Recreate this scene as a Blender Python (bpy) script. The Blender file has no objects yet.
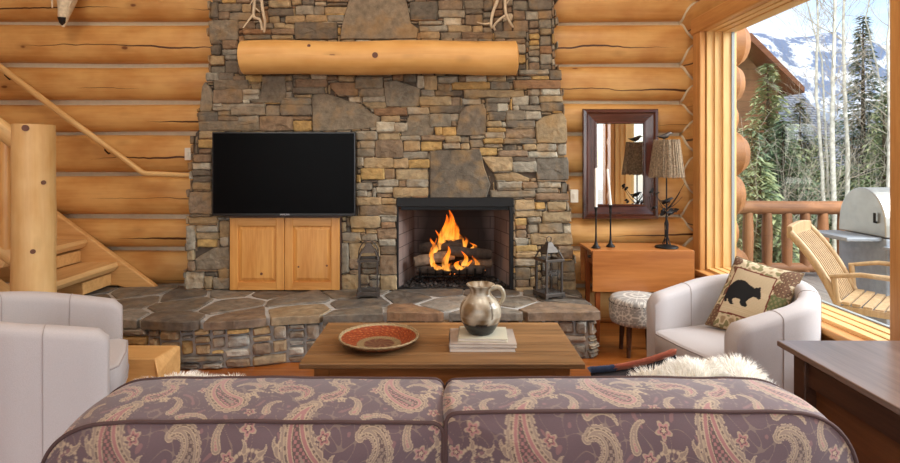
import bpy, math, random
import numpy as np
from mathutils import Vector, Matrix, noise
PI = math.pi
sc = bpy.context.scene
COL = sc.collection
RNG = random.Random(7)
F = 560.0; CX = 446.0; CY = 157.0; CH = 1.5

def P(px, py, Y):
    return Vector(((px-CX)/F*Y, Y, CH-(py-CY)/F*Y))
def XP(px, Y): return (px-CX)/F*Y
def ZP(py, Y): return CH-(py-CY)/F*Y
def lin(c):
    return tuple(((v/255)/12.92 if v/255 <= .04045 else ((v/255+.055)/1.055)**2.4) for v in c)

# ------------------------------------------------------------------ materials
def new_mat(name):
    m = bpy.data.materials.new(name); m.use_nodes = True
    nt = m.node_tree; b = nt.nodes['Principled BSDF']
    return m, nt, b
def N(nt, t, **kw):
    n = nt.nodes.new(t)
    for k, v in kw.items(): setattr(n, k, v)
    return n
def L(nt, a, b): nt.links.new(a, b)
def ramp(nt, fac, stops):
    r = N(nt, 'ShaderNodeValToRGB'); L(nt, fac, r.inputs[0])
    e = r.color_ramp.elements
    while len(e) < len(stops): e.new(.5)
    for i, (p, c) in enumerate(stops):
        e[i].position = p; e[i].color = (*c, 1) if len(c) == 3 else c
    return r.outputs[0]
def math_n(nt, op, a, b=None, c=None, clamp=False):
    n = N(nt, 'ShaderNodeMath', operation=op); n.use_clamp = clamp
    for i, v in enumerate((a, b, c)):
        if v is None: continue
        if isinstance(v, (int, float)): n.inputs[i].default_value = v
        else: L(nt, v, n.inputs[i])
    return n.outputs[0]
def mixc(nt, fac, a, b, mode='MIX'):
    n = N(nt, 'ShaderNodeMix', data_type='RGBA', blend_type=mode)
    for i, v in ((0, fac), (6, a), (7, b)):
        if isinstance(v, (int, float)): n.inputs[i].default_value = v
        elif isinstance(v, tuple): n.inputs[i].default_value = (*v, 1) if len(v) == 3 else v
        else: L(nt, v, n.inputs[i])
    return n.outputs[2]
def bump(nt, b, h, strength=.3, dist=.01):
    n = N(nt, 'ShaderNodeBump'); n.inputs['Strength'].default_value = strength
    n.inputs['Distance'].default_value = dist
    L(nt, h, n.inputs['Height']); L(nt, n.outputs[0], b.inputs['Normal'])
def tex(nt, vec, scale, detail=3, rough=.5, kind='noise'):
    if kind == 'noise':
        n = N(nt, 'ShaderNodeTexNoise'); n.inputs['Detail'].default_value = detail
        n.inputs['Roughness'].default_value = rough
    else:
        n = N(nt, 'ShaderNodeTexVoronoi')
    n.inputs['Scale'].default_value = scale
    L(nt, vec, n.inputs['Vector'])
    return n
def mapping(nt, src, scale=(1,1,1), rot=(0,0,0), loc=(0,0,0)):
    m = N(nt, 'ShaderNodeMapping'); m.inputs['Scale'].default_value = scale
    m.inputs['Rotation'].default_value = rot; m.inputs['Location'].default_value = loc
    L(nt, src, m.inputs['Vector']); return m.outputs[0]

def plain(name, c, rough=.6, metal=0, var=.12, scale=20, bmp=.1, spec=None, sheen=0, coat=0):
    m, nt, b = new_mat(name)
    tc = N(nt, 'ShaderNodeTexCoord')
    t = tex(nt, tc.outputs['Object'], scale)
    c = lin(c)
    L(nt, ramp(nt, t.outputs[0], [(.3, tuple(v*(1-var) for v in c)), (.7, tuple(min(1, v*(1+var)) for v in c))]), b.inputs['Base Color'])
    b.inputs['Roughness'].default_value = rough; b.inputs['Metallic'].default_value = metal
    if spec is not None: b.inputs['Specular IOR Level'].default_value = spec
    if sheen: b.inputs['Sheen Weight'].default_value = sheen
    if coat: b.inputs['Coat Weight'].default_value = coat
    if bmp: bump(nt, b, t.outputs[0], bmp, .003)
    return m

def wood(name, c1, c2, axis='X', rough=.45, scale=1.0, coat=0, planks=None, contrast=1.0):
    """grained wood in object coordinates, grain along axis; planks=(width axis index, width)"""
    m, nt, b = new_mat(name)
    tc = N(nt, 'ShaderNodeTexCoord')
    s = {'X': (1.2, 16, 16), 'Y': (16, 1.2, 16), 'Z': (16, 16, 1.2)}[axis]
    v = mapping(nt, tc.outputs['Object'], tuple(k*scale for k in s))
    t = tex(nt, v, 1.6, 6, .6)
    t2 = tex(nt, v, 6, 3, .6)
    f = math_n(nt, 'ADD', math_n(nt, 'MULTIPLY', t.outputs[0], .7), math_n(nt, 'MULTIPLY', t2.outputs[0], .3))
    col = ramp(nt, f, [(.5-.17/contrast, lin(c2)), (.5+.13/contrast, lin(c1))])
    if planks:
        ai, w = planks
        sep = N(nt, 'ShaderNodeSeparateXYZ'); L(nt, tc.outputs['Object'], sep.inputs[0])
        q = math_n(nt, 'DIVIDE', sep.outputs[ai], w)
        fl = math_n(nt, 'FLOOR', q); fr = math_n(nt, 'FRACT', q)
        wn = N(nt, 'ShaderNodeTexWhiteNoise', noise_dimensions='1D'); L(nt, fl, wn.inputs['W'])
        k = math_n(nt, 'MULTIPLY_ADD', wn.outputs[0], .35, .8)
        col = mixc(nt, 1.0, col, k, 'MULTIPLY')
        e = math_n(nt, 'GREATER_THAN', math_n(nt, 'ABSOLUTE', math_n(nt, 'SUBTRACT', fr, .5)), .488)
        col = mixc(nt, e, col, lin((60, 30, 15)))
    L(nt, col, b.inputs['Base Color'])
    b.inputs['Roughness'].default_value = rough
    if coat: b.inputs['Coat Weight'].default_value = coat; b.inputs['Coat Roughness'].default_value = .2
    bump(nt, b, f, .15, .003)
    return m

def log_wood(name, c1, c2, dark=(120, 70, 35), rough=.42, knots=True, cracks=True, greyed=0):
    """peeled log: UV.x runs along the log in metres, UV.y around it in metres (+ a random offset per log)"""
    m, nt, b = new_mat(name)
    uv = N(nt, 'ShaderNodeUVMap'); uv.uv_map = 'UVMap'
    sep = N(nt, 'ShaderNodeSeparateXYZ'); L(nt, uv.outputs[0], sep.inputs[0])
    rnd = math_n(nt, 'FLOOR', sep.outputs[1])
    g = tex(nt, mapping(nt, uv.outputs[0], (1.1, 14, 1)), 1.5, 6, .62)
    blot = tex(nt, mapping(nt, uv.outputs[0], (2.2, 3.0, 1)), 1.3, 3)
    f = math_n(nt, 'ADD', math_n(nt, 'MULTIPLY', g.outputs[0], .36), math_n(nt, 'MULTIPLY', blot.outputs[0], .64))
    col = ramp(nt, f, [(.36, lin(c2)), (.6, lin(c1))])
    wn = N(nt, 'ShaderNodeTexWhiteNoise', noise_dimensions='1D'); L(nt, rnd, wn.inputs['W'])
    k = math_n(nt, 'MULTIPLY_ADD', wn.outputs[0], .22, .86)
    col = mixc(nt, 1.0, col, k, 'MULTIPLY')
    if knots:
        vo = tex(nt, mapping(nt, uv.outputs[0], (2.0, 3.4, 1)), 1.0, kind='v')
        nz = tex(nt, uv.outputs[0], 40, 2)
        d = math_n(nt, 'MULTIPLY_ADD', nz.outputs[0], .03, vo.outputs['Distance'])
        kn = N(nt, 'ShaderNodeMapRange'); L(nt, d, kn.inputs[0])
        kn.inputs[1].default_value = .085; kn.inputs[2].default_value = .055
        halo = N(nt, 'ShaderNodeMapRange'); L(nt, d, halo.inputs[0])
        halo.inputs[1].default_value = .2; halo.inputs[2].default_value = .06; halo.inputs[4].default_value = .45
        col = mixc(nt, halo.outputs[0], col, lin(tuple(v*.8 for v in c2)))
        col = mixc(nt, kn.outputs[0], col, lin(dark))
    h = g.outputs[0]
    if cracks:
        fr = math_n(nt, 'FRACT', sep.outputs[1])
        cn = N(nt, 'ShaderNodeCombineXYZ'); L(nt, math_n(nt, 'MULTIPLY', sep.outputs[0], .9), cn.inputs[0]); L(nt, math_n(nt, 'MULTIPLY', rnd, 7.31), cn.inputs[1])
        wob = tex(nt, cn.outputs[0], 1.2, 4, .6)
        cent = math_n(nt, 'ADD', math_n(nt, 'MULTIPLY_ADD', wn.outputs[0], .14, .18), math_n(nt, 'MULTIPLY_ADD', wob.outputs[0], .16, -.08))
        dd = math_n(nt, 'ABSOLUTE', math_n(nt, 'SUBTRACT', fr, cent))
        cn2 = N(nt, 'ShaderNodeCombineXYZ'); L(nt, math_n(nt, 'MULTIPLY', sep.outputs[0], .55), cn2.inputs[0]); L(nt, math_n(nt, 'MULTIPLY', rnd, 3.7), cn2.inputs[1])
        msk = tex(nt, cn2.outputs[0], 1.0, 1)
        wid = math_n(nt, 'MULTIPLY', math_n(nt, 'SUBTRACT', msk.outputs[0], .46, clamp=True), .06)
        cr = math_n(nt, 'LESS_THAN', dd, wid)
        col = mixc(nt, cr, col, lin((75, 42, 20)))
        h = math_n(nt, 'SUBTRACT', h, cr)
    if greyed: col = mixc(nt, greyed, col, lin((150, 130, 110)))
    L(nt, col, b.inputs['Base Color'])
    b.inputs['Roughness'].default_value = rough
    bump(nt, b, h, .2, .004)
    return m

def vcol_mat(name, rough=.85, nscale=25, var=.35, bmp=.5, bdist=.008, sheen=0, fine=0):
    m, nt, b = new_mat(name)
    a = N(nt, 'ShaderNodeVertexColor'); a.layer_name = 'Col'
    tc = N(nt, 'ShaderNodeTexCoord')
    t = tex(nt, tc.outputs['Object'], nscale, 5, .65)
    k = ramp(nt, t.outputs[0], [(.25, (1-var,)*3), (.75, (1+var*.6,)*3)])
    col = mixc(nt, 1.0, a.outputs[0], k, 'MULTIPLY')
    if fine:
        t3 = tex(nt, tc.outputs['Object'], 6, 3)
        col = mixc(nt, ramp(nt, t3.outputs[0], [(.50, (0,)*3), (.66, (fine,)*3)]), col, lin((162, 128, 80)))
    L(nt, col, b.inputs['Base Color'])
    b.inputs['Roughness'].default_value = rough
    if sheen: b.inputs['Sheen Weight'].default_value = sheen
    if bmp: bump(nt, b, t.outputs[0], bmp, bdist)
    return m

def emis(name, c, s):
    m, nt, b = new_mat(name)
    b.inputs['Base Color'].default_value = (0, 0, 0, 1)
    b.inputs['Emission Color'].default_value = (*c, 1); b.inputs['Emission Strength'].default_value = s
    return m

def glass_mat(name, tint=(1, 1, 1), refl=.05):
    m, nt, b = new_mat(name)
    nt.nodes.remove(b)
    out = nt.nodes['Material Output']
    tr = N(nt, 'ShaderNodeBsdfTransparent'); tr.inputs[0].default_value = (*tint, 1)
    gl = N(nt, 'ShaderNodeBsdfGlossy'); gl.inputs['Roughness'].default_value = .02
    lw = N(nt, 'ShaderNodeLayerWeight'); lw.inputs[0].default_value = .5
    mx = N(nt, 'ShaderNodeMixShader')
    p5 = math_n(nt, 'POWER', lw.outputs['Facing'], 5.0)
    L(nt, math_n(nt, 'MULTIPLY_ADD', p5, .7, refl*.8), mx.inputs[0]); L(nt, tr.outputs[0], mx.inputs[1]); L(nt, gl.outputs[0], mx.inputs[2])
    L(nt, mx.outputs[0], out.inputs[0])
    return m

M = {}
M['log'] = log_wood('peeled_log', (216, 168, 102), (190, 134, 72))
M['log_pale'] = log_wood('pale_log', (228, 190, 130), (206, 158, 94), rough=.5)
M['log_mantel'] = log_wood('mantel_log', (226, 178, 108), (208, 154, 84), rough=.45, cracks=False)
M['log_out'] = log_wood('weathered_log', (162, 104, 52), (128, 78, 36), rough=.6)
M['rail_out'] = log_wood('deck_rail_log', (150, 100, 62), (116, 74, 44), rough=.7)
M['chink'] = plain('chinking', (202, 188, 160), .9, var=.06, bmp=.2)
M['casing'] = wood('window_casing_pine', (212, 156, 92), (186, 126, 66), 'Z', .4)
M['casing_y'] = wood('window_casing_pine_y', (212, 156, 92), (186, 126, 66), 'Y', .4)
M['jamb'] = wood('window_sash_pine', (236, 194, 130), (216, 166, 98), 'Z', .4)
M['jamb_y'] = wood('window_sash_pine_y', (236, 194, 130), (216, 166, 98), 'Y', .4)
M['sash_grey'] = plain('sash_seal_grey', (150, 155, 155), .5, var=.03)
M['floor'] = wood('floor_planks', (176, 104, 46), (128, 68, 26), 'X', .28, .7, coat=.3, planks=(1, .13))
M['table_top'] = wood('coffee_table_planks', (166, 125, 82), (106, 76, 48), 'X', .4, .8, planks=(1, .155), contrast=.75)
M['table_apron'] = wood('coffee_table_apron', (196, 134, 72), (146, 92, 44), 'X', .4, .8)
M['cherry'] = wood('cherry_wood', (180, 114, 58), (148, 86, 40), 'X', .3, .6, coat=.2)
M['cherry_z'] = wood('cherry_wood_z', (160, 88, 42), (126, 62, 26), 'Z', .35, .6)
M['dark_top'] = wood('dark_table_top', (124, 104, 94), (90, 72, 64), 'Y', .3, .8, coat=.4)
M['dark_wood'] = wood('dark_walnut', (86, 54, 36), (52, 30, 20), 'Y', .4, .8)
M['brown_shelf'] = wood('brown_shelf', (120, 74, 42), (86, 50, 26), 'Y', .4, .8)
M['mahogany'] = wood('mahogany_frame', (86, 44, 32), (44, 20, 15), 'Z', .22, 1, coat=.5)
M['mahogany_x'] = wood('mahogany_frame_x', (86, 44, 32), (44, 20, 15), 'X', .22, 1, coat=.5)
M['door_pine'] = wood('door_pine', (222, 164, 90), (196, 130, 60), 'Z', .35, .7, coat=.15)
M['door_pine_x'] = wood('door_pine_x', (222, 164, 90), (196, 130, 60), 'X', .35, .7, coat=.15)
M['cut_pine'] = wood('sawn_pine', (226, 186, 128), (204, 154, 94), 'Y', .5, .7)
M['cut_pine_x'] = wood('sawn_pine_x', (224, 178, 116), (198, 146, 84), 'X', .5, .7)
M['knot'] = plain('pine_knot', (105, 62, 38), .5)
M['black_iron'] = plain('black_iron', (34, 31, 30), .5, .6, scale=40)
M['bronze_iron'] = plain('bronze_iron', (78, 70, 64), .5, .5, scale=40)
M['plastic_black'] = plain('tv_bezel', (12, 12, 13), .3, bmp=0)
M['screen'] = plain('tv_screen', (4, 4, 5), .35, bmp=0, var=0, spec=.06)
M['linen'] = plain('linen_upholstery', (186, 179, 178), .9, var=.05, scale=260, bmp=.25, sheen=.2)
M['seam'] = plain('upholstery_seam', (168, 158, 156), .9, var=.05)
M['stone'] = vcol_mat('field_stone', fine=.5, nscale=18, var=.5, bmp=.9, bdist=.012)
M['stone_top'] = vcol_mat('flagstone', nscale=13, rough=.6, var=.6, fine=.18, bmp=.8, bdist=.012)
M['mortar_dark'] = plain('dark_mortar', (84, 73, 62), .95, var=.2, scale=30, bmp=.4)
M['mortar_light'] = plain('light_mortar', (176, 173, 168), .9, var=.12, scale=30, bmp=.4)
M['paisley'] = vcol_mat('paisley_fabric', .92, 300, .08, .15, .001, sheen=.25)
M['pipe'] = plain('sofa_piping', (76, 56, 54), .9, var=.1)
M['sofa_plain'] = plain('sofa_frame_fabric', (112, 92, 94), .92, var=.15, scale=30)
M['needle'] = vcol_mat('needlepoint', .95, 240, .15, .4, .002)
M['weave'] = vcol_mat('woven_wool', .95, 120, .2, .5, .003)
M['fur'] = plain('sheepskin', (254, 250, 242), .9, var=.02, bmp=0, sheen=.5)
M['firebrick'] = None
M['soot'] = plain('firebox_metal', (24, 23, 23), .5, .4)
M['white_plastic'] = plain('switch_plate', (226, 218, 200), .4, var=.02, bmp=0)
M['wax'] = plain('candle_wax', (244, 240, 230), .5, var=.02, bmp=0)
M['twig'] = plain('twig_shade', (138, 118, 94), .9, var=.5, scale=70)
M['antler'] = plain('antler_bone', (205, 188, 160), .6, var=.15, scale=25)
M['white_fur'] = plain('trophy_fur', (214, 200, 172), .9, var=.15, scale=40)
M['nose'] = plain('trophy_nose', (22, 20, 20), .4)
M['steel'] = plain('stainless_steel', (176, 170, 160), .35, .8, var=.05)
M['grey_paint'] = plain('grey_paint', (140, 144, 150), .5)
M['teak'] = wood('teak_slats', (190, 158, 116), (156, 122, 84), 'Z', .6, 1)
M['deck'] = wood('deck_boards', (150, 140, 130), (118, 108, 100), 'Y', .8, 1, planks=(0, .14))
M['aspen'] = plain('aspen_bark', (196, 192, 180), .8, var=.3, scale=12)
M['twigs'] = plain('bare_branches', (172, 162, 146), .9)
M['bark'] = plain('spruce_bark', (92, 76, 62), .9)
M['glass'] = glass_mat('window_glass', (.97, .985, .98), .022)
M['thin_glass'] = glass_mat('lantern_glass', (.95, .96, .97), .06)

# ------------------------------------------------------------------ mesh builder
class MB:
    def __init__(s):
        s.v = []; s.f = []; s.uv = []; s.col = []; s.mi = []; s.smooth = []
    def add(s, verts, faces, cols=None, uvs=None, mi=0, smooth=False):
        o = len(s.v); s.v.extend([tuple(p) for p in verts])
        for f in faces:
            s.f.append(tuple(i+o for i in f)); s.mi.append(mi); s.smooth.append(smooth)
        if uvs: s.uv.extend(uvs)
        else: s.uv.extend([(0, 0)]*sum(len(f) for f in faces))
        if cols is not None:
            if len(cols) == 3 and not hasattr(cols[0], '__len__'): cols = [cols]*len(verts)
            while len(s.col) < o: s.col.append((.5, .5, .5))
            s.col.extend(cols)
        return s
    def box(s, c, d, rot=None, col=None, mi=0):
        cx, cy, cz = c; x, y, z = d[0]/2, d[1]/2, d[2]/2
        vs = [Vector((a*x, b*y, e*z)) for a in (-1, 1) for b in (-1, 1) for e in (-1, 1)]
        if rot is not None: vs = [rot @ v for v in vs]
        vs = [v+Vector(c) for v in vs]
        s.add(vs, [(0,1,3,2),(4,6,7,5),(0,4,5,1),(2,3,7,6),(0,2,6,4),(1,5,7,3)], cols=col, mi=mi); return s
    def span(s, a, b, **k):
        return s.box([(a[i]+b[i])/2 for i in range(3)], [abs(b[i]-a[i]) for i in range(3)], **k)
    def tube(s, pts, r, seg=10, cap=True, col=None, uvlog=None, wob=0, mi=0, dome=0, squash=None):
        pts = [Vector(p) for p in pts]; n = len(pts)
        rs = r if hasattr(r, '__len__') else [r]*n
        vs = []; us = []; acc = 0; lens = []
        ref = None
        for i, p in enumerate(pts):
            t = (pts[min(i+1, n-1)]-pts[max(i-1, 0)]).normalized()
            if ref is None:
                ref = Vector((0, 0, 1)) if abs(t.z) < .9 else Vector((1, 0, 0))
                a = t.cross(ref).normalized()
            else:
                a = (a-t*a.dot(t)).normalized()
            b = t.cross(a)
            if i: acc += (pts[i]-pts[i-1]).length
            lens.append(acc)
            for j in range(seg):
                th = 2*PI*j/seg
                rr = rs[i]*(1+(wob*noise.noise(p*2.3+Vector((j*.7, 0, 3))) if wob else 0))
                vs.append(p+a*math.cos(th)*rr+b*math.sin(th)*rr*(squash or 1))
        fs = []; uvs = []
        off = (uvlog if uvlog is not None else 0)
        for i in range(n-1):
            for j in range(seg):
                k = (j+1) % seg
                fs.append((i*seg+j, i*seg+k, (i+1)*seg+k, (i+1)*seg+j))
                c0 = off+.96*j/seg; c1 = off+.96*(j+1)/seg
                uvs += [(lens[i], c0), (lens[i], c1), (lens[i+1], c1), (lens[i+1], c0)]
        s.add(vs, fs, cols=col, uvs=uvs, mi=mi, smooth=True)
        if cap:
            for e in (0, n-1):
                t = (pts[1]-pts[0]).normalized()*-1 if e == 0 else (pts[-1]-pts[-2]).normalized()
                ring = vs[e*seg:(e+1)*seg]; cc = pts[e]
                V = list(ring)
                if dome:
                    V2 = [cc+(q-cc)*.75+t*dome*.7 for q in ring]; V3 = [cc+(q-cc)*.4+t*dome for q in ring]
                    V = V+V2+V3+[cc+t*dome*1.08]
                    fs = []
                    for rr in range(2):
                        for j in range(seg):
                            k = (j+1) % seg; fs.append((rr*seg+j, rr*seg+k, (rr+1)*seg+k, (rr+1)*seg+j))
                    fs += [(2*seg+j, 2*seg+(j+1) % seg, 3*seg) for j in range(seg)]
                else:
                    V = V+[cc]; fs = [(j, (j+1) % seg, seg) for j in range(seg)]
                if e == 0: fs = [f[::-1] for f in fs]
                def cuv(q): return (off*.37+ (q-cc).x+(q-cc).y*.3, off+.5+min(.45, max(-.45, (q-cc).z)))
                s.add(V, fs, cols=col, uvs=[cuv(Vector(V[i])) for f in fs for i in f], mi=mi, smooth=bool(dome))
        return s
    def lathe(s, prof, c=(0, 0, 0), seg=24, col=None, mi=0, smooth=True, colfn=None):
        vs = []; cs = []
        for (r, z) in prof:
            for j in range(seg):
                th = 2*PI*j/seg; p = (c[0]+r*math.cos(th), c[1]+r*math.sin(th), c[2]+z); vs.append(p)
                if colfn: cs.append(colfn(r, z, th))
        fs = []
        for i in range(len(prof)-1):
            for j in range(seg):
                k = (j+1) % seg; fs.append((i*seg+j, i*seg+k, (i+1)*seg+k, (i+1)*seg+j))
        if prof[0][0] > 1e-5: fs.append(tuple(range(seg))[::-1])
        if prof[-1][0] > 1e-5: fs.append(tuple((len(prof)-1)*seg+j for j in range(seg)))
        s.add(vs, fs, cols=cs if colfn else col, mi=mi, smooth=smooth); return s
    def prism(s, pts, fn, d0, d1, col=None, mi=0):
        """polygon pts (a,b) extruded between d0 and d1 with fn(a,b,d)->xyz"""
        n = len(pts); vs = [fn(a, b, d0) for a, b in pts]+[fn(a, b, d1) for a, b in pts]
        fs = [tuple(range(n))[::-1], tuple(range(n, 2*n))]+[(i, (i+1) % n, n+(i+1) % n, n+i) for i in range(n)]
        s.add(vs, fs, cols=col, mi=mi); return s
    def grid(s, nu, nv, fn, colfn=None, smooth=True, mi=0, closed=False):
        vs = [fn(i/nu, j/nv) for j in range(nv+1) for i in range(nu+1)]
        fs = [(j*(nu+1)+i, j*(nu+1)+i+1, (j+1)*(nu+1)+i+1, (j+1)*(nu+1)+i) for j in range(nv) for i in range(nu)]
        s.add(vs, fs, cols=[colfn(i/nu, j/nv) for j in range(nv+1) for i in range(nu+1)] if colfn else None, smooth=smooth, mi=mi); return s
    def build(s, name, mat, parent=None, bevel=0, seg=2, subsurf=0, shade=None, fixn=True):
        me = bpy.data.meshes.new(name)
        vs = s.v
        o = bpy.data.objects.new(name, me)
        if parent is not None:
            mw = parent['_mw'] if False else world_of(parent).inverted()
            vs = [tuple(mw @ Vector(p)) for p in vs] if not getattr(s, 'local', False) else vs
        elif not getattr(s, 'local', False):
            xs = [p[0] for p in vs]; ys = [p[1] for p in vs]; zs = [p[2] for p in vs]
            c = Vector(((min(xs)+max(xs))/2, (min(ys)+max(ys))/2, min(zs)))
            o.location = c; vs = [(p[0]-c.x, p[1]-c.y, p[2]-c.z) for p in vs]
        me.from_pydata(vs, [], s.f)
        mats = mat if isinstance(mat, (list, tuple)) else [mat]
        for m_ in mats: me.materials.append(M[m_] if isinstance(m_, str) else m_)
        if len(mats) > 1: me.polygons.foreach_set('material_index', s.mi)
        me.polygons.foreach_set('use_smooth', s.smooth if shade is None else [shade]*len(s.f))
        if any(s.uv[i] != (0, 0) for i in range(0, len(s.uv), max(1, len(s.uv)//50))):
            l = me.uv_layers.new(name='UVMap'); l.data.foreach_set('uv', [c for p in s.uv for c in p])
        if s.col:
            a = me.color_attributes.new('Col', 'FLOAT_COLOR', 'POINT')
            cc = s.col+[(.5, .5, .5)]*(len(s.v)-len(s.col))
            a.data.foreach_set('color', [x for c in cc for x in (c[0], c[1], c[2], 1)])
        if fixn and len(s.f) < 60000:
            import bmesh
            bm = bmesh.new(); bm.from_mesh(me); bmesh.ops.recalc_face_normals(bm, faces=bm.faces); bm.to_mesh(me); bm.free()
        me.update()
        COL.objects.link(o)
        if parent is not None: o.parent = parent
        if bevel:
            b = o.modifiers.new('bevel', 'BEVEL'); b.width = bevel; b.segments = seg; b.limit_method = 'ANGLE'; b.angle_limit = .6
        if subsurf:
            b = o.modifiers.new('sub', 'SUBSURF'); b.levels = subsurf; b.render_levels = subsurf
        return o

WM = {}
def world_of(o):
    m = Matrix.Translation(o.location) @ o.rotation_euler.to_matrix().to_4x4()
    if o.parent is not None: m = world_of(o.parent) @ m
    return m
def tag(o, label, cat, group=None, kind=None):
    if label: o['label'] = label
    if cat: o['category'] = cat
    if group: o['group'] = group
    if kind: o['kind'] = kind
    return o
def thing(name, label, cat, loc=(0, 0, 0), rz=0, group=None):
    o = bpy.data.objects.new(name, None); COL.objects.link(o); o.empty_display_size = .1
    o.location = loc; o.rotation_euler = (0, 0, rz)
    return tag(o, label, cat, group)
def struct(o): o['kind'] = 'structure'; return o
def lmb():
    m = MB(); m.local = True; return m
# ------------------------------------------------------------------ room shell
XR = 2.38            # glass line of the right wall
YB = 5.13            # back wall plane behind the logs
GAPS = [-.02, .33, .665, .96, 1.344, 1.71, 1.995, 2.34, 2.72, 3.08, 3.44, 3.80, 4.16, 4.52]
def log_row(mb, a, b, axis, plane, sign, z0, z1, rid, D=.125, n=None, round_end=False):
    """half-round log face between a and b along axis; bulges from plane towards sign"""
    ln = abs(b-a); n = n or max(2, int(ln/.12)); K = 14
    vs = []; uvs = []; fs = []
    zc = (z0+z1)/2; h = (z1-z0)/2-.017
    for i in range(n+1):
        t = a+(b-a)*i/n
        w = noise.noise(Vector((t*.55, rid*5.1, 0)))*.014; w2 = noise.noise(Vector((t*.5, rid*3.3, 9)))*.012
        for k in range(K+1):
            th = -PI/2+PI*k/K
            dz = math.sin(th)*(h+w2); d = D*max(0, math.cos(th))**.8+.0
            d += .004*noise.noise(Vector((t*2, k*.5, rid)))
            z = zc+dz+w
            vs.append((t, plane+sign*d, z) if axis == 'X' else (plane+sign*d, t, z))
    for i in range(n):
        for k in range(K):
            fs.append((i*(K+1)+k, (i+1)*(K+1)+k, (i+1)*(K+1)+k+1, i*(K+1)+k+1))
            for (ii, kk) in ((i, k), (i+1, k), (i+1, k+1), (i, k+1)):
                uvs.append((a+(b-a)*ii/n, rid+.02+.6*kk/K))
    mb.add(vs, fs, uvs=uvs, smooth=True)

wb = MB()
for i in range(len(GAPS)-1):
    log_row(wb, -5.2, -1.9, 'X', YB, -1, GAPS[i], GAPS[i+1], 3+i)
    log_row(wb, .95, 2.34, 'X', YB, -1, GAPS[i], GAPS[i+1], 23+i)
wall_b = struct(wb.build('wall_back', 'log', fixn=False))
m = MB(); m.span((-5.2, YB-.006, -.05), (-1.9, YB+.3, 4.6)); m.build('chinking', 'chink', wall_b)
m = MB(); m.span((.95, YB-.006, -.05), (2.3, YB+.3, 4.6)); m.build('chinking', 'chink', wall_b)
# the back wall's logs run on past the corner outdoors
m = MB()
for i in range(len(GAPS)-1):
    r = (GAPS[i+1]-GAPS[i])/2*1.13
    zc = (GAPS[i]+GAPS[i+1])/2
    m = MB(); m.tube([(2.3, 5.16, zc), (2.50, 5.16, zc), (2.61+.05*math.sin(i*2.1), 5.16, zc)], r, seg=20, uvlog=60+i, dome=.1)
    m.build('log_end', 'log_out', wall_b, fixn=False)

# right wall: rows offset by half a log
RG = [-.2, .155, .497, .81, 1.15, 1.527, 1.85, 2.165, 2.53, 2.90, 3.26, 3.62, 3.98, 4.34, 4.7]
RP = 2.285
WZ0, WZ1 = .56, 2.56       # window opening
WINS = [(2.69, 4.72), (.28, 2.33), (-2.3, -.1)]
wr = MB()
for i in range(len(RG)-1):
    z0, z1 = RG[i], RG[i+1]
    if z1 <= WZ0+.03 or z0 >= WZ1-.04: segs = [(-3.6, 5.14)]
    else: segs = [(4.8, 5.14), (2.42, 2.62), (.0, .2), (-3.6, -2.38)]
    for a, b in segs: log_row(wr, a, b, 'Y', RP, -1, z0, z1, 43+i, D=.14, n=max(6, int((b-a)/.1)))
wall_r = struct(wr.build('wall_right', 'log', fixn=False))
m = MB()
m.span((RP-.004, -3.6, -.1), (RP+.125, 5.3, WZ0-.02)); m.span((RP-.004, -3.6, WZ1+.02), (RP+.125, 5.3, 4.7))
for a, b in ((4.76, 5.3), (2.35, 2.67), (-.08, .26), (-3.6, -2.32)): m.span((RP-.004, a, WZ0-.02), (RP+.125, b, WZ1+.02))
m.build('chinking', 'chink', wall_r)
# corner chinking following the line where the two walls' logs meet
def surf_d(G, z, D):
    for i in range(len(G)-1):
        if G[i] <= z <= G[i+1]:
            h = (G[i+1]-G[i])/2-.017; t = (z-(G[i]+G[i+1])/2)/h
            return D*math.sqrt(max(0, 1-t*t))**.8 if abs(t) < 1 else 0
    return 0
pts = []
z = .02
while z < 4.5:
    pts.append((RP-surf_d(RG, z, .14)+.002, YB-surf_d(GAPS, z, .125)+.002, z)); z += .02
m = MB(); m.tube(pts, .017, seg=8); m.build('corner_chinking', 'chink', wall_r)

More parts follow.
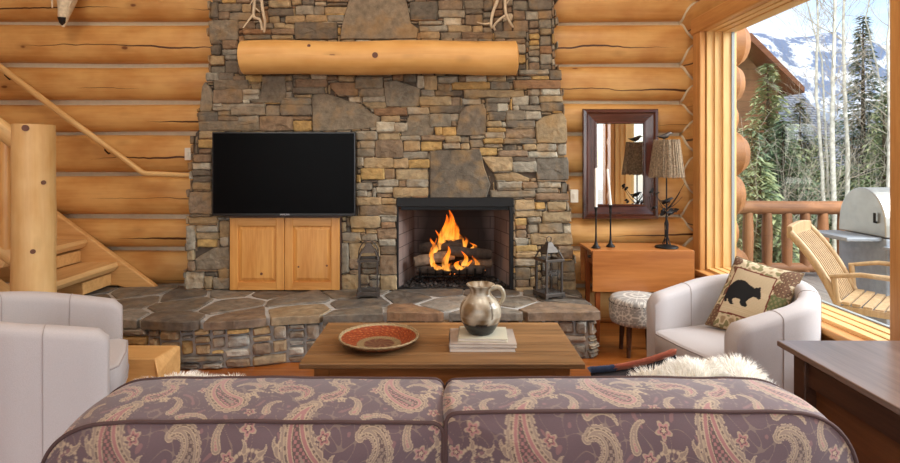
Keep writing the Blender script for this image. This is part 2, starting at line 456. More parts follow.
for wi, (a, b) in enumerate(WINS):
    w = bpy.data.objects.new('window_%d' % (wi+1), None); COL.objects.link(w); w.location = (XR, (a+b)/2, WZ0); struct(w)
    xi = 2.135
    m = MB()   # casing boards on the room face
    m.span((xi, b-.01, WZ0-.02), (xi+.05, b+.13, WZ1+.02)); m.span((xi, a-.14, WZ0-.02), (xi+.05, a+.01, WZ1+.02))
    m.span((xi+.05, b+.02, WZ0), (2.36, b+.10, WZ1)); m.span((xi+.05, a-.10, WZ0), (2.36, a-.02, WZ1))
    m.build('window_casing', 'casing', w, bevel=.01)
    m = MB(); m.span((xi-.01, a-.16, WZ1-.005), (xi+.06, b+.15, WZ1+.13)); m.span((xi+.06, a-.1, WZ1+.02), (2.36, b+.1, WZ1+.10))
    m.build('window_head', 'casing_y', w, bevel=.012)
    m = MB(); m.span((xi-.03, a-.16, WZ0-.055), (2.36, b+.15, WZ0-.012)); m.span((xi, a-.14, WZ0-.16), (xi+.04, b+.13, WZ0-.055))
    m.build('window_sill', 'casing_y', w, bevel=.008)
    m = MB()   # stepped jamb and sash
    for k, (x0, x1, t) in enumerate(((2.19, 2.25, .02), (2.25, 2.31, .035), (2.31, 2.42, .055))):
        m.span((x0, b-t, WZ0), (x1, b+.03, WZ1)); m.span((x0, a-.03, WZ0), (x1, a+t, WZ1))
    m.build('window_jamb', 'jamb', w, bevel=.003)
    m = MB()
    for k, (x0, x1, t) in enumerate(((2.19, 2.25, .008), (2.25, 2.31, .014), (2.31, 2.42, .02))):
        m.span((x0, a, WZ1-t), (x1, b, WZ1+.03)); m.span((x0, a, WZ0-.03), (x1, b, WZ0+t))
    m.build('window_rail', 'jamb_y', w, bevel=.003)
    m = MB(); m.span((XR-.004, b-.065, WZ0+.02), (XR+.02, b-.054, WZ1-.02)); m.span((XR-.004, a+.055, WZ0+.02), (XR+.02, b-.055, WZ0+.028))
    m.build('window_seal', 'sash_grey', w)
    m = MB(); m.span((XR, a+.05, WZ0+.015), (XR+.008, b-.05, WZ1-.015)); m.build('window_pane', 'glass', w)

m = MB(); m.span((-5.2, -3.8, -.1), (2.6, 5.4, 0)); struct(m.build('floor', 'floor'))
M['ceil'] = wood('ceiling_boards', (214, 168, 108), (190, 138, 80), 'X', .5, .5, planks=(1, .14))
m = MB(); m.span((-5.4, -3.8, 4.55), (2.6, 5.5, 4.7)); struct(m.build('ceiling', 'ceil'))
m = MB()
for i in range(len(GAPS)-1): log_row(m, -3.6, 5.3, 'Y', -5.12, 1, GAPS[i], GAPS[i+1], 83+i, n=12)
wall_l = struct(m.build('wall_left', 'log', fixn=False))
m = MB(); m.span((-5.4, -3.8, -.1), (-5.115, 5.5, 4.7)); m.build('chinking', 'chink', wall_l)
m = MB()
RW = [(-4.2, -1.2), (-.9, 1.9)]
m.span((-5.3, -3.8, 0), (2.6, -3.6, .7)); m.span((-5.3, -3.8, 3.4), (2.6, -3.6, 4.6))
for a, b in ((-5.3, -4.2), (-1.2, -.9), (1.9, 2.6)): m.span((a, -3.8, .7), (b, -3.6, 3.4))
struct(m.build('wall_rear', M['ceil']))
for k, (a, b) in enumerate(RW):
    m = MB(); m.span((a, -3.7, .7), (b, -3.69, 3.4)); struct(m.build('window_%d' % (k+4), 'glass'))  # rear windows behind the camera, added as a daylight source

# ------------------------------------------------------------------ stonework
PAL = {'g': (132, 121, 103), 'd': (110, 100, 86), 'b': (138, 116, 92), 't': (166, 143, 108), 'o': (184, 149, 92),
       'l': (156, 147, 129), 'w': (186, 177, 156), 'r': (146, 113, 82)}
def stone_col(k, rng):
    c = lin(PAL[k]); j = rng.uniform(.86, 1.14); w = rng.uniform(-.05, .05)
    return (c[0]*j*(1+w), c[1]*j, c[2]*j*(1-w))
def stone(mb, pts, prot, back, col, fn, rng, bev=.010, rough=.007):
    """irregular block: outline pts (a,b) counter-clockwise; fn(a,b,d)->world, d = out of the wall"""
    n0 = len(pts); out = []
    per = sum(math.hypot(pts[i][0]-pts[(i+1) % n0][0], pts[i][1]-pts[(i+1) % n0][1]) for i in range(n0))
    step = max(.022, per/26)
    for i in range(n0):
        a = pts[i]; b = pts[(i+1) % n0]; ln = math.hypot(b[0]-a[0], b[1]-a[1]); k = max(1, int(ln/step))
        for j in range(k):
            t = j/k
            if j == 0: t = min(.25, .006/max(ln, .001))
            out.append((a[0]+(b[0]-a[0])*t, a[1]+(b[1]-a[1])*t))
    n = len(out); cx = sum(p[0] for p in out)/n; cz = sum(p[1] for p in out)/n
    out = [(p[0]+rng.uniform(-.0028, .0028), p[1]+rng.uniform(-.0028, .0028)) for p in out]
    w = max(p[0] for p in out)-min(p[0] for p in out); h = max(p[1] for p in out)-min(p[1] for p in out)
    tx = rng.uniform(-.012, .012); tz = rng.uniform(-.012, .012)
    def ring(ins, d, nz):
        fx = max(.1, 1-2*ins/max(w, .01)); fz = max(.1, 1-2*ins/max(h, .01))
        r = []
        for p in out:
            x = cx+(p[0]-cx)*fx; z = cz+(p[1]-cz)*fz
            r.append((x, z, d+tx*(x-cx)/max(w, .05)+tz*(z-cz)/max(h, .05)+nz*noise.noise(Vector((x*22, z*22, prot*90)))))
        return r
    rings = [ring(0, -back, 0), ring(0, prot-bev, 0), ring(min(bev*.7, h*.18), prot, rough)]
    mn = min(w, h)
    rings.append(ring(mn*.22, prot+.003, rough*1.3))
    if mn > .12:
        rings.append(ring(mn*.33, prot+.004, rough*1.6))
    vs = [q for r in rings for q in r]+[(cx, cz, prot+.004)]
    fs = []
    for k in range(len(rings)-1):
        for j in range(n):
            jj = (j+1) % n; fs.append((k*n+j, k*n+jj, (k+1)*n+jj, (k+1)*n+j))
    b0 = (len(rings)-1)*n
    fs += [(b0+j, b0+(j+1) % n, len(vs)-1) for j in range(n)]
    mb.add([fn(*q) for q in vs], fs, cols=[col]*len(vs))
def fill(occ, rng, hs, ws):
    """occ[row][col] True = taken; returns rectangles (c0,r0,c1,r1) that fill what is free"""
    R, C = occ.shape; out = []
    for r in range(R):
        c = 0
        while c < C:
            if occ[r, c]: c += 1; continue
            run = 0
            while c+run < C and not occ[r, c+run] and run < ws[1]*2: run += 1
            w = rng.randint(*ws) if rng.random() < .75 else rng.randint(ws[0], (ws[0]+ws[1])//2)
            if run-w < ws[0]: w = run if run <= ws[1]*1.3 else run//2
            w = min(w, run)
            hm = 0
            hmax = hs[1]*2
            while r+hm < R and hm < hmax and not occ[r+hm, c:c+w].any(): hm += 1
            h = rng.randint(*hs)
            if w > ws[1]*.7: h = max(h, hs[0]+1)
            if hm-h < hs[0]: h = hm if hm <= hs[1]*1.4 else hm//2
            h = min(h, hm)
            occ[r:r+h, c:c+w] = True
            out.append((c, r, c+w, r+h)); c += w
    return out
def inpoly(x, y, poly):
    r = False; n = len(poly)
    for i in range(n):
        x1, y1 = poly[i]; x2, y2 = poly[(i+1) % n]
        if (y1 > y) != (y2 > y) and x < (x2-x1)*(y-y1)/(y2-y1)+x1: r = not r
    return r

YC = 4.83
SL = F/YC
def cfn(a, b, d): return (a, YC+.03-d, b)
def pm(px, py): return ((px-CX)/SL, CH-(py-CY)/SL)
LEFT = [(-200, 209), (60, 208), (85, 204), (92, 197), (127, 197), (133, 191), (165, 188), (250, 186), (291, 183)]
RIGHT = [(-200, 556), (60, 558), (75, 562), (110, 566), (145, 567), (185, 569), (220, 572), (250, 575), (291, 578)]
def edge(tab, y):
    for (a, xa), (b, xb) in zip(tab, tab[1:]):
        if a <= y <= b: return xa+(xb-xa)*(y-a)/(b-a)
    return tab[0][1] if y < tab[0][0] else tab[-1][1]
FB = (397, 198, 513, 291)      # firebox opening, px
CB = (230, 216, 341, 291)      # cabinet opening
R4 = lambda *a: ('R',)+a
crops = {
 (180, 70, 6.617): [R4(172,20,248,68,'l'),R4(252,18,350,66,'d'),R4(352,38,428,70,'b'),R4(430,35,538,78,'o'),R4(220,68,450,126,'g'),R4(475,90,530,125,'t'),
   R4(220,130,410,220,'b'),R4(412,128,520,160,'w'),R4(412,162,518,192,'w'),('P',[(545,35),(690,35),(695,160),(690,215),(480,215),(455,195),(530,165)],'g'),
   ('P',[(165,75),(205,130),(212,240),(190,275),(125,265),(140,110)],'g'),R4(215,222,275,242,'l'),R4(280,224,560,243,'l'),R4(215,245,335,267,'l'),R4(245,269,328,300,'g'),
   R4(335,245,560,298,'g'),R4(120,280,245,340,'d'),R4(250,305,378,335,'b'),R4(380,305,515,345,'l'),R4(120,342,522,402,'g'),R4(525,308,740,402,'b')],
 (280, 70, 6.617): [R4(100,60,310,110,'b'),R4(85,115,290,155,'g'),('P',[(335,85),(490,80),(515,125),(510,165),(380,160),(330,115)],'r'),R4(500,45,680,120,'g'),R4(528,122,690,172,'g'),
   R4(455,178,532,212,'w'),R4(545,175,692,208,'l'),('P',[(540,215),(700,212),(700,250),(590,255)],'t'),
   ('P',[(215,160),(300,150),(440,205),(530,225),(600,285),(660,310),(640,375),(560,385),(400,400),(215,402)],'g'),R4(0,185,205,228,'g'),R4(0,232,205,298,'d'),R4(75,305,205,328,'b'),
   R4(85,340,205,402,'o'),R4(640,345,760,405,'w'),R4(505,405,640,460,'l'),R4(650,415,790,460,'t'),R4(310,40,380,65,'b'),R4(385,40,490,72,'t'),R4(620,252,840,300,'r'),R4(670,305,790,340,'t')],
 (390, 70, 6.617): [('P',[(-40,72),(45,70),(200,125),(185,240),(-25,240)],'g'),R4(182,40,225,115,'w'),R4(228,40,310,130,'t'),R4(315,40,450,82,'l'),R4(455,40,498,78,'b'),R4(502,40,635,75,'w'),
   R4(645,40,765,72,'t'),R4(320,90,405,138,'g'),R4(410,84,660,128,'o'),R4(665,80,790,128,'g'),R4(208,135,292,172,'l'),R4(298,137,480,168,'d'),R4(488,132,890,178,'t'),R4(198,175,400,232,'t'),
   R4(402,180,465,235,'b'),R4(262,238,490,285,'d'),R4(115,250,255,290,'l'),('P',[(130,295),(250,292),(290,380),(275,432),(70,432),(75,405)],'g'),R4(265,292,400,375,'g'),R4(402,292,455,335,'l'),
   R4(405,338,440,372,'b'),R4(300,378,345,430,'o'),R4(350,378,435,432,'o'),('P',[(465,285),(505,240),(620,222),(640,300),(630,430),(440,430)],'d'),R4(0,415,60,458,'t'),R4(65,438,200,463,'l'),R4(480,190,600,228,'l'),
   R4(32,352,110,405,'l')],
 (480, 70, 6.617): [R4(260,0,455,28,'l'),R4(465,0,540,60,'d'),R4(345,37,460,60,'o'),R4(225,66,535,120,'r'),R4(335,125,400,165,'g'),R4(412,125,530,165,'w'),R4(330,172,388,225,'g'),R4(395,172,545,210,'t'),
   ('P',[(215,180),(325,172),(320,230),(220,230)],'w'),R4(40,186,200,215,'g'),R4(40,220,115,272,'d'),R4(118,222,185,272,'w'),R4(265,232,402,265,'g'),R4(405,215,550,272,'d'),R4(60,280,172,332,'d'),
   R4(178,268,298,330,'g'),R4(305,275,405,325,'l'),('P',[(380,340),(430,305),(545,280),(570,340),(572,463),(560,480),(380,480),(370,360)],'t'),R4(45,340,140,375,'t'),R4(145,345,172,375,'w'),
   R4(175,335,362,380,'d'),R4(50,384,168,410,'o'),R4(35,415,165,450,'l'),R4(172,388,366,450,'b')],
 (340, 130, 6.617): [R4(112,10,245,62,'b'),R4(255,20,392,65,'o'),R4(130,72,232,120,'l'),R4(110,125,228,172,'g'),('P',[(235,70),(410,68),(415,180),(235,180)],'b'),R4(395,40,530,68,'w'),R4(535,35,695,66,'b'),
   R4(700,42,794,82,'t'),R4(420,75,525,135,'t'),('P',[(540,75),(680,80),(670,130),(535,135)],'o'),R4(685,90,794,125,'l'),R4(415,145,582,190,'l'),R4(110,182,152,240,'l'),R4(158,184,350,250,'t'),R4(354,192,450,250,'t'),
   R4(455,200,590,250,'o'),R4(140,258,290,325,'o'),R4(295,258,362,320,'b'),R4(370,262,582,328,'t'),R4(250,332,382,372,'l'),R4(388,335,435,378,'b'),R4(440,332,580,375,'l'),R4(238,378,348,415,'w'),
   R4(352,382,582,440,'t'),R4(108,350,210,395,'g'),R4(108,402,175,440,'l')],
 (380, 150, 2.893): [('P',[(146,3),(290,0),(300,50),(320,100),(308,137),(147,137)],'d')],
 (480, 130, 6.617): [R4(25,58,152,90,'o'),R4(158,58,372,90,'d'),R4(290,98,372,132,'t'),R4(380,95,505,138,'l'),R4(518,92,572,165,'l'),R4(0,120,115,165,'o'),R4(120,137,315,172,'b'),R4(320,145,512,182,'w'),
   ('P',[(15,180),(215,178),(210,270),(85,275)],'t'),R4(222,180,370,208,'d'),R4(218,212,374,278,'l'),R4(378,185,585,330,'d'),('P',[(95,292),(230,282),(330,320),(325,345),(110,330)],'t'),R4(115,347,278,385,'l'),
   R4(282,347,380,385,'b'),R4(385,345,465,382,'l'),R4(468,345,535,382,'w'),R4(70,402,370,442,'g'),R4(375,390,515,415,'g'),R4(375,425,590,463,'b')],
 (200, 0, 5.625): [R4(100,18,228,60,'g'),R4(60,10,95,98,'d'),R4(100,65,160,105,'b'),R4(165,68,290,110,'g'),R4(48,112,208,222,'g'),R4(212,118,300,158,'b'),R4(385,0,505,38,'t'),R4(380,47,525,85,'d'),R4(535,30,635,78,'l'),
   R4(640,32,695,80,'g'),R4(700,38,835,75,'t'),R4(715,82,812,118,'l'),R4(595,84,712,120,'t'),R4(478,90,590,125,'t'),R4(535,127,770,218,'d'),R4(400,162,530,190,'b'),R4(240,162,395,190,'r'),R4(245,198,395,220,'g'),
   R4(400,198,520,218,'t'),R4(310,130,408,158,'g'),R4(415,128,475,155,'t')],
 (340, 0, 3.913): [('P',[(50,-50),(245,-50),(265,30),(275,90),(303,110),(300,150),(0,152),(5,110)],'g'),R4(275,8,380,76,'d'),R4(385,0,480,36,'b'),R4(488,0,560,32,'g'),R4(385,40,488,66,'l'),R4(408,70,475,96,'w'),
   R4(308,82,400,96,'l'),R4(310,100,420,120,'l'),R4(425,98,515,122,'t'),R4(315,124,390,150,'t'),R4(394,126,476,150,'g'),R4(480,128,598,150,'b'),R4(605,124,728,148,'g'),R4(740,0,830,36,'d'),R4(778,40,830,72,'b')],
 (180, 180, 3.867): [R4(35,47,120,130,'b'),R4(45,10,115,38,'t'),R4(30,145,142,170,'t'),R4(60,178,145,200,'l'),R4(60,205,145,230,'t'),R4(24,178,55,270,'l'),R4(152,160,188,222,'t'),
   ('P',[(55,305),(130,265),(188,258),(188,345),(60,348)],'g'),R4(18,357,88,420,'w'),R4(130,382,190,420,'g'),R4(96,375,126,420,'t')],
 (335, 190, 4.21): [R4(105,65,262,105,'b'),R4(65,112,188,158,'t'),R4(195,112,258,135,'l'),R4(92,32,195,62,'t'),R4(28,182,105,215,'g'),R4(28,140,110,178,'b'),R4(180,165,258,205,'b'),R4(190,238,258,272,'b'),
   R4(190,278,258,355,'b'),R4(110,190,175,215,'g'),R4(28,225,55,350,'g'),R4(28,358,100,420,'t'),R4(192,362,258,420,'t'),R4(60,225,180,290,'t')],
 (505, 190, 4.21): [R4(45,42,125,82,'t'),R4(130,54,168,80,'o'),R4(180,52,258,85,'t'),R4(45,90,155,112,'t'),R4(160,92,278,135,'t'),R4(45,122,92,148,'o'),R4(97,117,150,135,'l'),R4(145,142,240,180,'g'),
   R4(250,150,280,182,'w'),R4(110,185,283,230,'t'),R4(45,205,97,228,'l'),R4(45,235,135,258,'o'),R4(45,265,150,285,'t'),R4(225,240,285,290,'b'),R4(45,294,130,320,'l'),R4(45,330,105,378,'g'),R4(225,298,293,345,'g'),
   R4(130,14,270,48,'b'),R4(230,385,300,440,'t'),R4(45,412,120,438,'t')],
}
PX0, PY0, PX1, PY1 = 180, -190, 582, 291
Wc, Hc = PX1-PX0, PY1-PY0
occ = np.zeros((Hc, Wc), bool)
for r in range(Hc):
    y = PY0+r+.5; e0 = edge(LEFT, y)+2.5*noise.noise(Vector((y*.09, 1, 0))); e1 = edge(RIGHT, y)+2.5*noise.noise(Vector((y*.09, 5, 0)))
    e0 = edge(LEFT, y)+2.0*(math.floor(y/9) % 3-1); e1 = edge(RIGHT, y)+1.6*(math.floor(y/8) % 3-1)
    occ[r, :max(0, int(e0-PX0))] = True; occ[r, max(0, int(e1-PX0)):] = True
def block(b): occ[b[1]-PY0:b[3]-PY0, b[0]-PX0:b[2]-PX0] = True
block(FB); block(CB)
srng = random.Random(11)
sm = MB()
occ0 = occ.copy()
for (ox, oy, k), lst in crops.items():
    for it in lst:
        if it[0] == 'R': x0, y0, x1, y1, c = it[1:]; poly = [(x0, y0), (x1, y0), (x1, y1), (x0, y1)]
        else: poly, c = it[1], it[2]
        poly = [(ox+a/k, oy+b/k) for a, b in poly]
        xs = [p[0] for p in poly]; ys = [p[1] for p in poly]
        cells = [(r, q) for r in range(max(0, int(min(ys))-PY0), min(Hc, int(max(ys))+1-PY0)) for q in range(max(0, int(min(xs))-PX0), min(Wc, int(max(xs))+1-PX0)) if inpoly(PX0+q+.5, PY0+r+.5, poly)]
        if not cells: continue
        ov = sum(occ[a, b] for a, b in cells)/len(cells)
        if ov > .3: continue
        # keep silhouettes straight where the stone meets an opening
        for a, b in cells: occ[a, b] = True
        xl = lambda x, y: min(max(x, edge(LEFT, y)-2), edge(RIGHT, y)+2)
        gx_, gy_ = sum(xs)/len(xs), sum(ys)/len(ys); e_ = .55
        poly = [(x+e_*(1 if x > gx_+1 else -1 if x < gx_-1 else 0), y+e_*(1 if y > gy_+.8 else -1 if y < gy_-.8 else 0)) for x, y in poly]
        pts = [pm(xl(x, y), y) for x, y in poly][::-1]
        j = .003
        pts = [(a+srng.uniform(-j, j), b+srng.uniform(-j, j)) for a, b in pts]
        cx_ = sum(p[0] for p in pts)/len(pts); cz_ = sum(p[1] for p in pts)/len(pts)
        big = len(cells) > 900
        atedge = min(xs) < edge(LEFT, ys[0])+5 or max(xs) > edge(RIGHT, ys[0])-5
        stone(sm, pts, srng.uniform(.014, .036)+(.008 if big else 0), .30 if atedge else .05, stone_col(c, srng), cfn, srng, rough=.0035 if big else .006)
ft = fill(occ, srng, (5, 11), (10, 28))
kk = 'gggddbbbbtttollwr'
for (c0, r0, c1, r1) in ft:
    if c1-c0 < 2 or r1-r0 < 1.5: continue
    y = PY0+r0; g = .45
    x0, x1 = PX0+c0+g-.2, PX0+c1-g+.2; y0, y1 = PY0+r0+g-.2, PY0+r1-g+.2
    pts = [pm(x0, y1), pm(x1, y1), pm(x1, y0), pm(x0, y0)]
    j = .003 if min(c1-c0, r1-r0) > 4 else .001
    pts = [(a+srng.uniform(-j, j), b+srng.uniform(-j, j)) for a, b in pts]
    atedge = x0 < edge(LEFT, y)+6 or x1 > edge(RIGHT, y)-6
    stone(sm, pts, srng.uniform(.008, .034), .30 if atedge else .05, stone_col(srng.choice(kk), srng), cfn, srng)
chim = thing('stone_chimney', 'wide fieldstone chimney breast of stacked grey, tan and ochre stones, between the log walls', 'chimney', (0, YC+.2, .345))
sm.build('stone_facing', 'stone', chim, fixn=False)
m = MB()
def zrow(py): return CH-(py-CY)/SL
ys_ = [-200, 60, 85, 92, 127, 133, 165, 198, 250, 291]
for a, b in zip(ys_, ys_[1:]):
    l0, l1, r0, r1 = edge(LEFT, a)+3, edge(LEFT, b)+3, edge(RIGHT, a)-3, edge(RIGHT, b)-3
    def slab(xa0, xa1, xb0, xb1):
        m.prism([pm(xa0, b), pm(xa1, b), pm(xb1, a), pm(xb0, a)], lambda p, q, d: (p, d, q), YC+.034, 5.6)
    if b <= 198: slab(l1, r1, l0, r0)
    else: slab(l1, FB[0], l0, FB[0]); slab(FB[2], r1, FB[2], r0)
m.build('mortar_core', 'mortar_dark', chim)
# firebox
def fbrick():
    mt, nt, b = new_mat('firebrick_liner')
    tc = N(nt, 'ShaderNodeTexCoord')
    sp = N(nt, 'ShaderNodeSeparateXYZ'); L(nt, tc.outputs['Object'], sp.inputs[0])
    cb = N(nt, 'ShaderNodeCombineXYZ'); L(nt, math_n(nt, 'ADD', sp.outputs[0], sp.outputs[1]), cb.inputs[0]); L(nt, sp.outputs[2], cb.inputs[1])
    br = N(nt, 'ShaderNodeTexBrick'); L(nt, cb.outputs[0], br.inputs['Vector'])
    br.inputs['Scale'].default_value = 1; br.inputs['Brick Width'].default_value = .23; br.inputs['Row Height'].default_value = .115; br.inputs['Mortar Size'].default_value = .004
    br.inputs['Color1'].default_value = (*lin((150, 132, 125)), 1); br.inputs['Color2'].default_value = (*lin((136, 116, 108)), 1); br.inputs['Mortar'].default_value = (*lin((86, 74, 68)), 1)
    t = tex(nt, tc.outputs['Object'], 3, 4)
    # soot left by fires: a stain on the brick, heavier in the middle of the back
    dx = math_n(nt, 'ABSOLUTE', math_n(nt, 'SUBTRACT', sp.outputs[0], .0)); 
    st = N(nt, 'ShaderNodeMapRange'); L(nt, math_n(nt, 'ADD', dx, math_n(nt, 'MULTIPLY', t.outputs[0], .25)), st.inputs[0])
    st.inputs[1].default_value = .62; st.inputs[2].default_value = .38
    col = mixc(nt, math_n(nt, 'MULTIPLY', st.outputs[0], .95), br.outputs[0], lin((30, 24, 21)))
    L(nt, col, b.inputs['Base Color']); b.inputs['Roughness'].default_value = .9
    return mt
M['firebrick'] = fbrick()
x0, zb = pm(FB[0], FB[3]); x1, zt = pm(FB[2], FB[1])
zb = .357
fbx = thing('firebox', None, None)
fbx.location = ((x0+x1)/2, YC+.3, zb); fbx.parent = chim; fbx.matrix_parent_inverse = Matrix.Identity(4)
fbx.location = Vector(((x0+x1)/2, YC+.3, zb))-chim.location
YF0, YF1 = YC+.02, 5.36
bx0, bx1 = x0+.12, x1-.12
m = MB()
t = .03
m.add([(x0+.004, YF0+.03, zb), (bx0, YF1, zb), (bx0, YF1, zt), (x0+.004, YF0+.03, zt)], [(0, 1, 2, 3)])
m.add([(bx0, YF1, zb), (bx1, YF1, zb), (bx1, YF1, zt), (bx0, YF1, zt)], [(0, 1, 2, 3)])
m.add([(bx1, YF1, zb), (x1-.004, YF0+.03, zb), (x1-.004, YF0+.03, zt), (bx1, YF1, zt)], [(0, 1, 2, 3)])
m.build('liner', 'firebrick', fbx, fixn=False)
m = MB(); m.span((x0, YF0, zt-.005), (x1, 5.4, zt+.03)); m.build('smoke_shelf', 'soot', fbx)
m = MB(); m.span((x0, YF0+.02, zb-.04), (x1, 5.4, zb-.002)); m.build('firebox_floor', 'soot', fbx)
m = MB()
m.span((x0-.005, YF0-.02, zt-.075), (x1+.005, YF0+.03, zt+.002)); m.span((x0-.004, YF0-.015, zb), (x0+.012, YF0+.03, zt)); m.span((x1-.03, YF0-.015, zb), (x1+.004, YF0+.03, zt))
m.span((x0+.03, YF0+.03, zt-.11), (x1-.03, YF0+.045, zt-.07))
m.build('metal_surround', 'soot', fbx, bevel=.003)
# ------------------------------------------------------------------ fire
fcx = (x0+x1)/2-.03
g = thing('fire_grate', 'black iron log grate inside the open fireplace, under the burning logs', 'grate', (fcx, 5.07, zb))
m = MB()
for i in range(9):
    x = fcx-.28+i*.07; m.tube([(x, 4.95, zb+.16), (x, 4.955, zb+.09), (x, 5.2, zb+.09), (x, 5.21, zb+.16)], .008, seg=6)
m.build('bars', 'black_iron', g)
m = MB()
for y in (5.0, 5.17): m.tube([(fcx-.32, y, zb+.078), (fcx+.32, y, zb+.078)], .009, seg=6)
m.build('cross_rail', 'black_iron', g)
for x in (-.26, .26):
    for y in (5.0, 5.17):
        m = MB(); m.tube([(fcx+x, y, zb+.001), (fcx+x, y, zb+.078)], .009, seg=6); m.build('leg', 'black_iron', g)
M['char'] = plain('charred_bark', (62, 50, 42), .95, var=.5, scale=25, bmp=.8)
M['char2'] = plain('scorched_bark', (112, 92, 74), .95, var=.4, scale=25, bmp=.8)
for (a, b, r, mt, lab) in (((-.31, 5.02, .135), (.30, 5.0, .135), .042, 'char', 'thin charred log lowest at the front of the grate'),
                      ((-.33, 4.99, .205), (.02, 5.08, .255), .05, 'char2', 'pale scorched split log with cut end at left of the fire'),
                      ((-.28, 5.17, .30), (.10, 5.10, .35), .048, 'char', 'dark log lying crosswise at back left above the flames'),
                      ((-.02, 5.03, .30), (.36, 5.1, .255), .045, 'char', 'dark log sloping down to the right over the fire'),
                      ((.08, 5.1, .165), (.37, 5.14, .17), .045, 'char2', 'short scorched log resting low at right of the grate')):
    m = MB(); m.tube([(fcx+a[0]+(b[0]-a[0])*k/6, a[1]+(b[1]-a[1])*k/6, zb+a[2]+(b[2]-a[2])*k/6) for k in range(7)], [r*(1+.12*math.sin(k*2.2+r*99)) for k in range(7)], seg=14, wob=.25)
    tag(m.build('firewood_log', mt), lab, 'log', 'burning logs')
# flames
def flame_mat():
    mt, nt, b = new_mat('flame'); nt.nodes.remove(b); out = nt.nodes['Material Output']
    a = N(nt, 'ShaderNodeVertexColor'); a.layer_name = 'Col'
    tc = N(nt, 'ShaderNodeTexCoord')
    t = tex(nt, mapping(nt, tc.outputs['Object'], (22, 22, 7)), 1.0, 3)
    e = N(nt, 'ShaderNodeEmission'); L(nt, a.outputs[0], e.inputs[0]); e.inputs[1].default_value = 1.9
    tr = N(nt, 'ShaderNodeBsdfTransparent'); mx = N(nt, 'ShaderNodeMixShader')
    lw = N(nt, 'ShaderNodeLayerWeight'); lw.inputs[0].default_value = .35
    f = math_n(nt, 'MULTIPLY', math_n(nt, 'SUBTRACT', 1, lw.outputs['Facing']), ramp(nt, t.outputs[0], [(.40, (.05,)*3), (.64, (1,)*3)]), clamp=True)
    L(nt, f, mx.inputs[0]); L(nt, tr.outputs[0], mx.inputs[1]); L(nt, e.outputs[0], mx.inputs[2]); L(nt, mx.outputs[0], out.inputs[0])
    return mt
M['flame'] = flame_mat()
m = MB(); fr = random.Random(5)
def tongue(x, y, z, h, r, ph):
    n = 14; seg = 12; vs = []; cs = []
    for i in range(n+1):
        t = i/n; rr = .85*r*(math.sin(min(1, t*2.2+.25)*PI/2))*(1-t)**.75
        ox = .035*math.sin(t*5+ph)*t; oy = .02*math.cos(t*4+ph)*t
        hot = max(0, 1-t*1.15)
        for j in range(seg):
            th = 2*PI*j/seg
            q = 1+.25*math.sin(3*th+t*6+ph)
            vs.append((x+ox+math.cos(th)*rr*q, y+oy+math.sin(th)*rr*q*.6, z+h*t)); cs.append((1.0, .15+.30*hot, .01+.09*hot**2))
    fs = [(i*seg+j, i*seg+(j+1) % seg, (i+1)*seg+(j+1) % seg, (i+1)*seg+j) for i in range(n) for j in range(seg)]
    m.add(vs, fs, cols=cs, smooth=True)
for (px, pyb, pyt, r, y) in ((444, 249, 214, .060, 5.12), (449, 250, 209, .072, 5.13), (454, 250, 219, .062, 5.11), (459, 250, 229, .05, 5.14), (464, 250, 236, .045, 5.12), (439, 250, 230, .045, 5.1), (434, 254, 237, .04, 5.05),
                             (433, 268, 238, .035, 4.99), (473, 250, 242, .04, 5.12), (446, 270, 246, .045, 4.97), (464, 268, 250, .035, 4.97), (437, 270, 262, .055, 4.96), (448, 271, 263, .06, 4.95), (459, 270, 261, .055, 4.96), (451, 252, 226, .07, 5.15), (468, 269, 260, .04, 4.99),(476,268,255,.035,5.05)):
    z0 = ZP(pyb, y); tongue(XP(px, y), y, z0, ZP(pyt, y)-z0, r, fr.uniform(0, 6))
tag(m.build('flames', 'flame', fixn=False), 'orange and yellow flames rising from the logs in the fireplace', 'fire', kind='stuff')
# lava rock and embers
m = MB(); er = random.Random(9)
def pebble(mb, c, r, col):
    vs = []; 
    for i in range(8):
        a = Vector((er.uniform(-1, 1), er.uniform(-1, 1), er.uniform(-.7, .7))).normalized()*r*er.uniform(.75, 1.1); vs.append(a)
    import bmesh
    bm = bmesh.new(); [bm.verts.new(v) for v in vs]; bmesh.ops.convex_hull(bm, input=bm.verts)
    bm.verts.ensure_lookup_table(); bm.verts.index_update()
    V = [v.co+Vector(c) for v in bm.verts]; Fc = [tuple(v.index for v in f.verts) for f in bm.faces]; bm.free()
    mb.add(V, Fc, cols=col)
for k in range(650):
    y = er.uniform(4.88, 5.33); t = (y-4.85)/.51; xa = x0+.12*t+.03; xb = x1-.12*t-.03
    r = er.uniform(.009, .02); v = er.choice((28, 38, 50, 66))
    pebble(m, (er.uniform(xa, xb), y, zb+r*.7+.008*er.random()), r, lin((v+8, v, v-4)))
m.span((x0+.1, 4.87, zb-.001), (x1-.1, 5.34, zb+.004), col=lin((30, 27, 25)))
tag(m.build('lava_rock', vcol_mat('lava_rock_black', .9, 60, .3, .3), fixn=False), 'bed of small black lava rocks covering the fireplace floor', 'rocks', kind='stuff')
m = MB()
M['ember'] = emis('glowing_ember', (1, .22, .03), 3.0)
for k in range(60):
    r = er.uniform(.006, .014); pebble(m, (fcx+er.gauss(0, .14), er.uniform(4.97, 5.2), zb+er.uniform(.095, .125)), r, None)
m.col = []
tag(m.build('embers', 'ember', fixn=False), 'glowing orange embers lying on the grate under the logs', 'embers', kind='stuff')

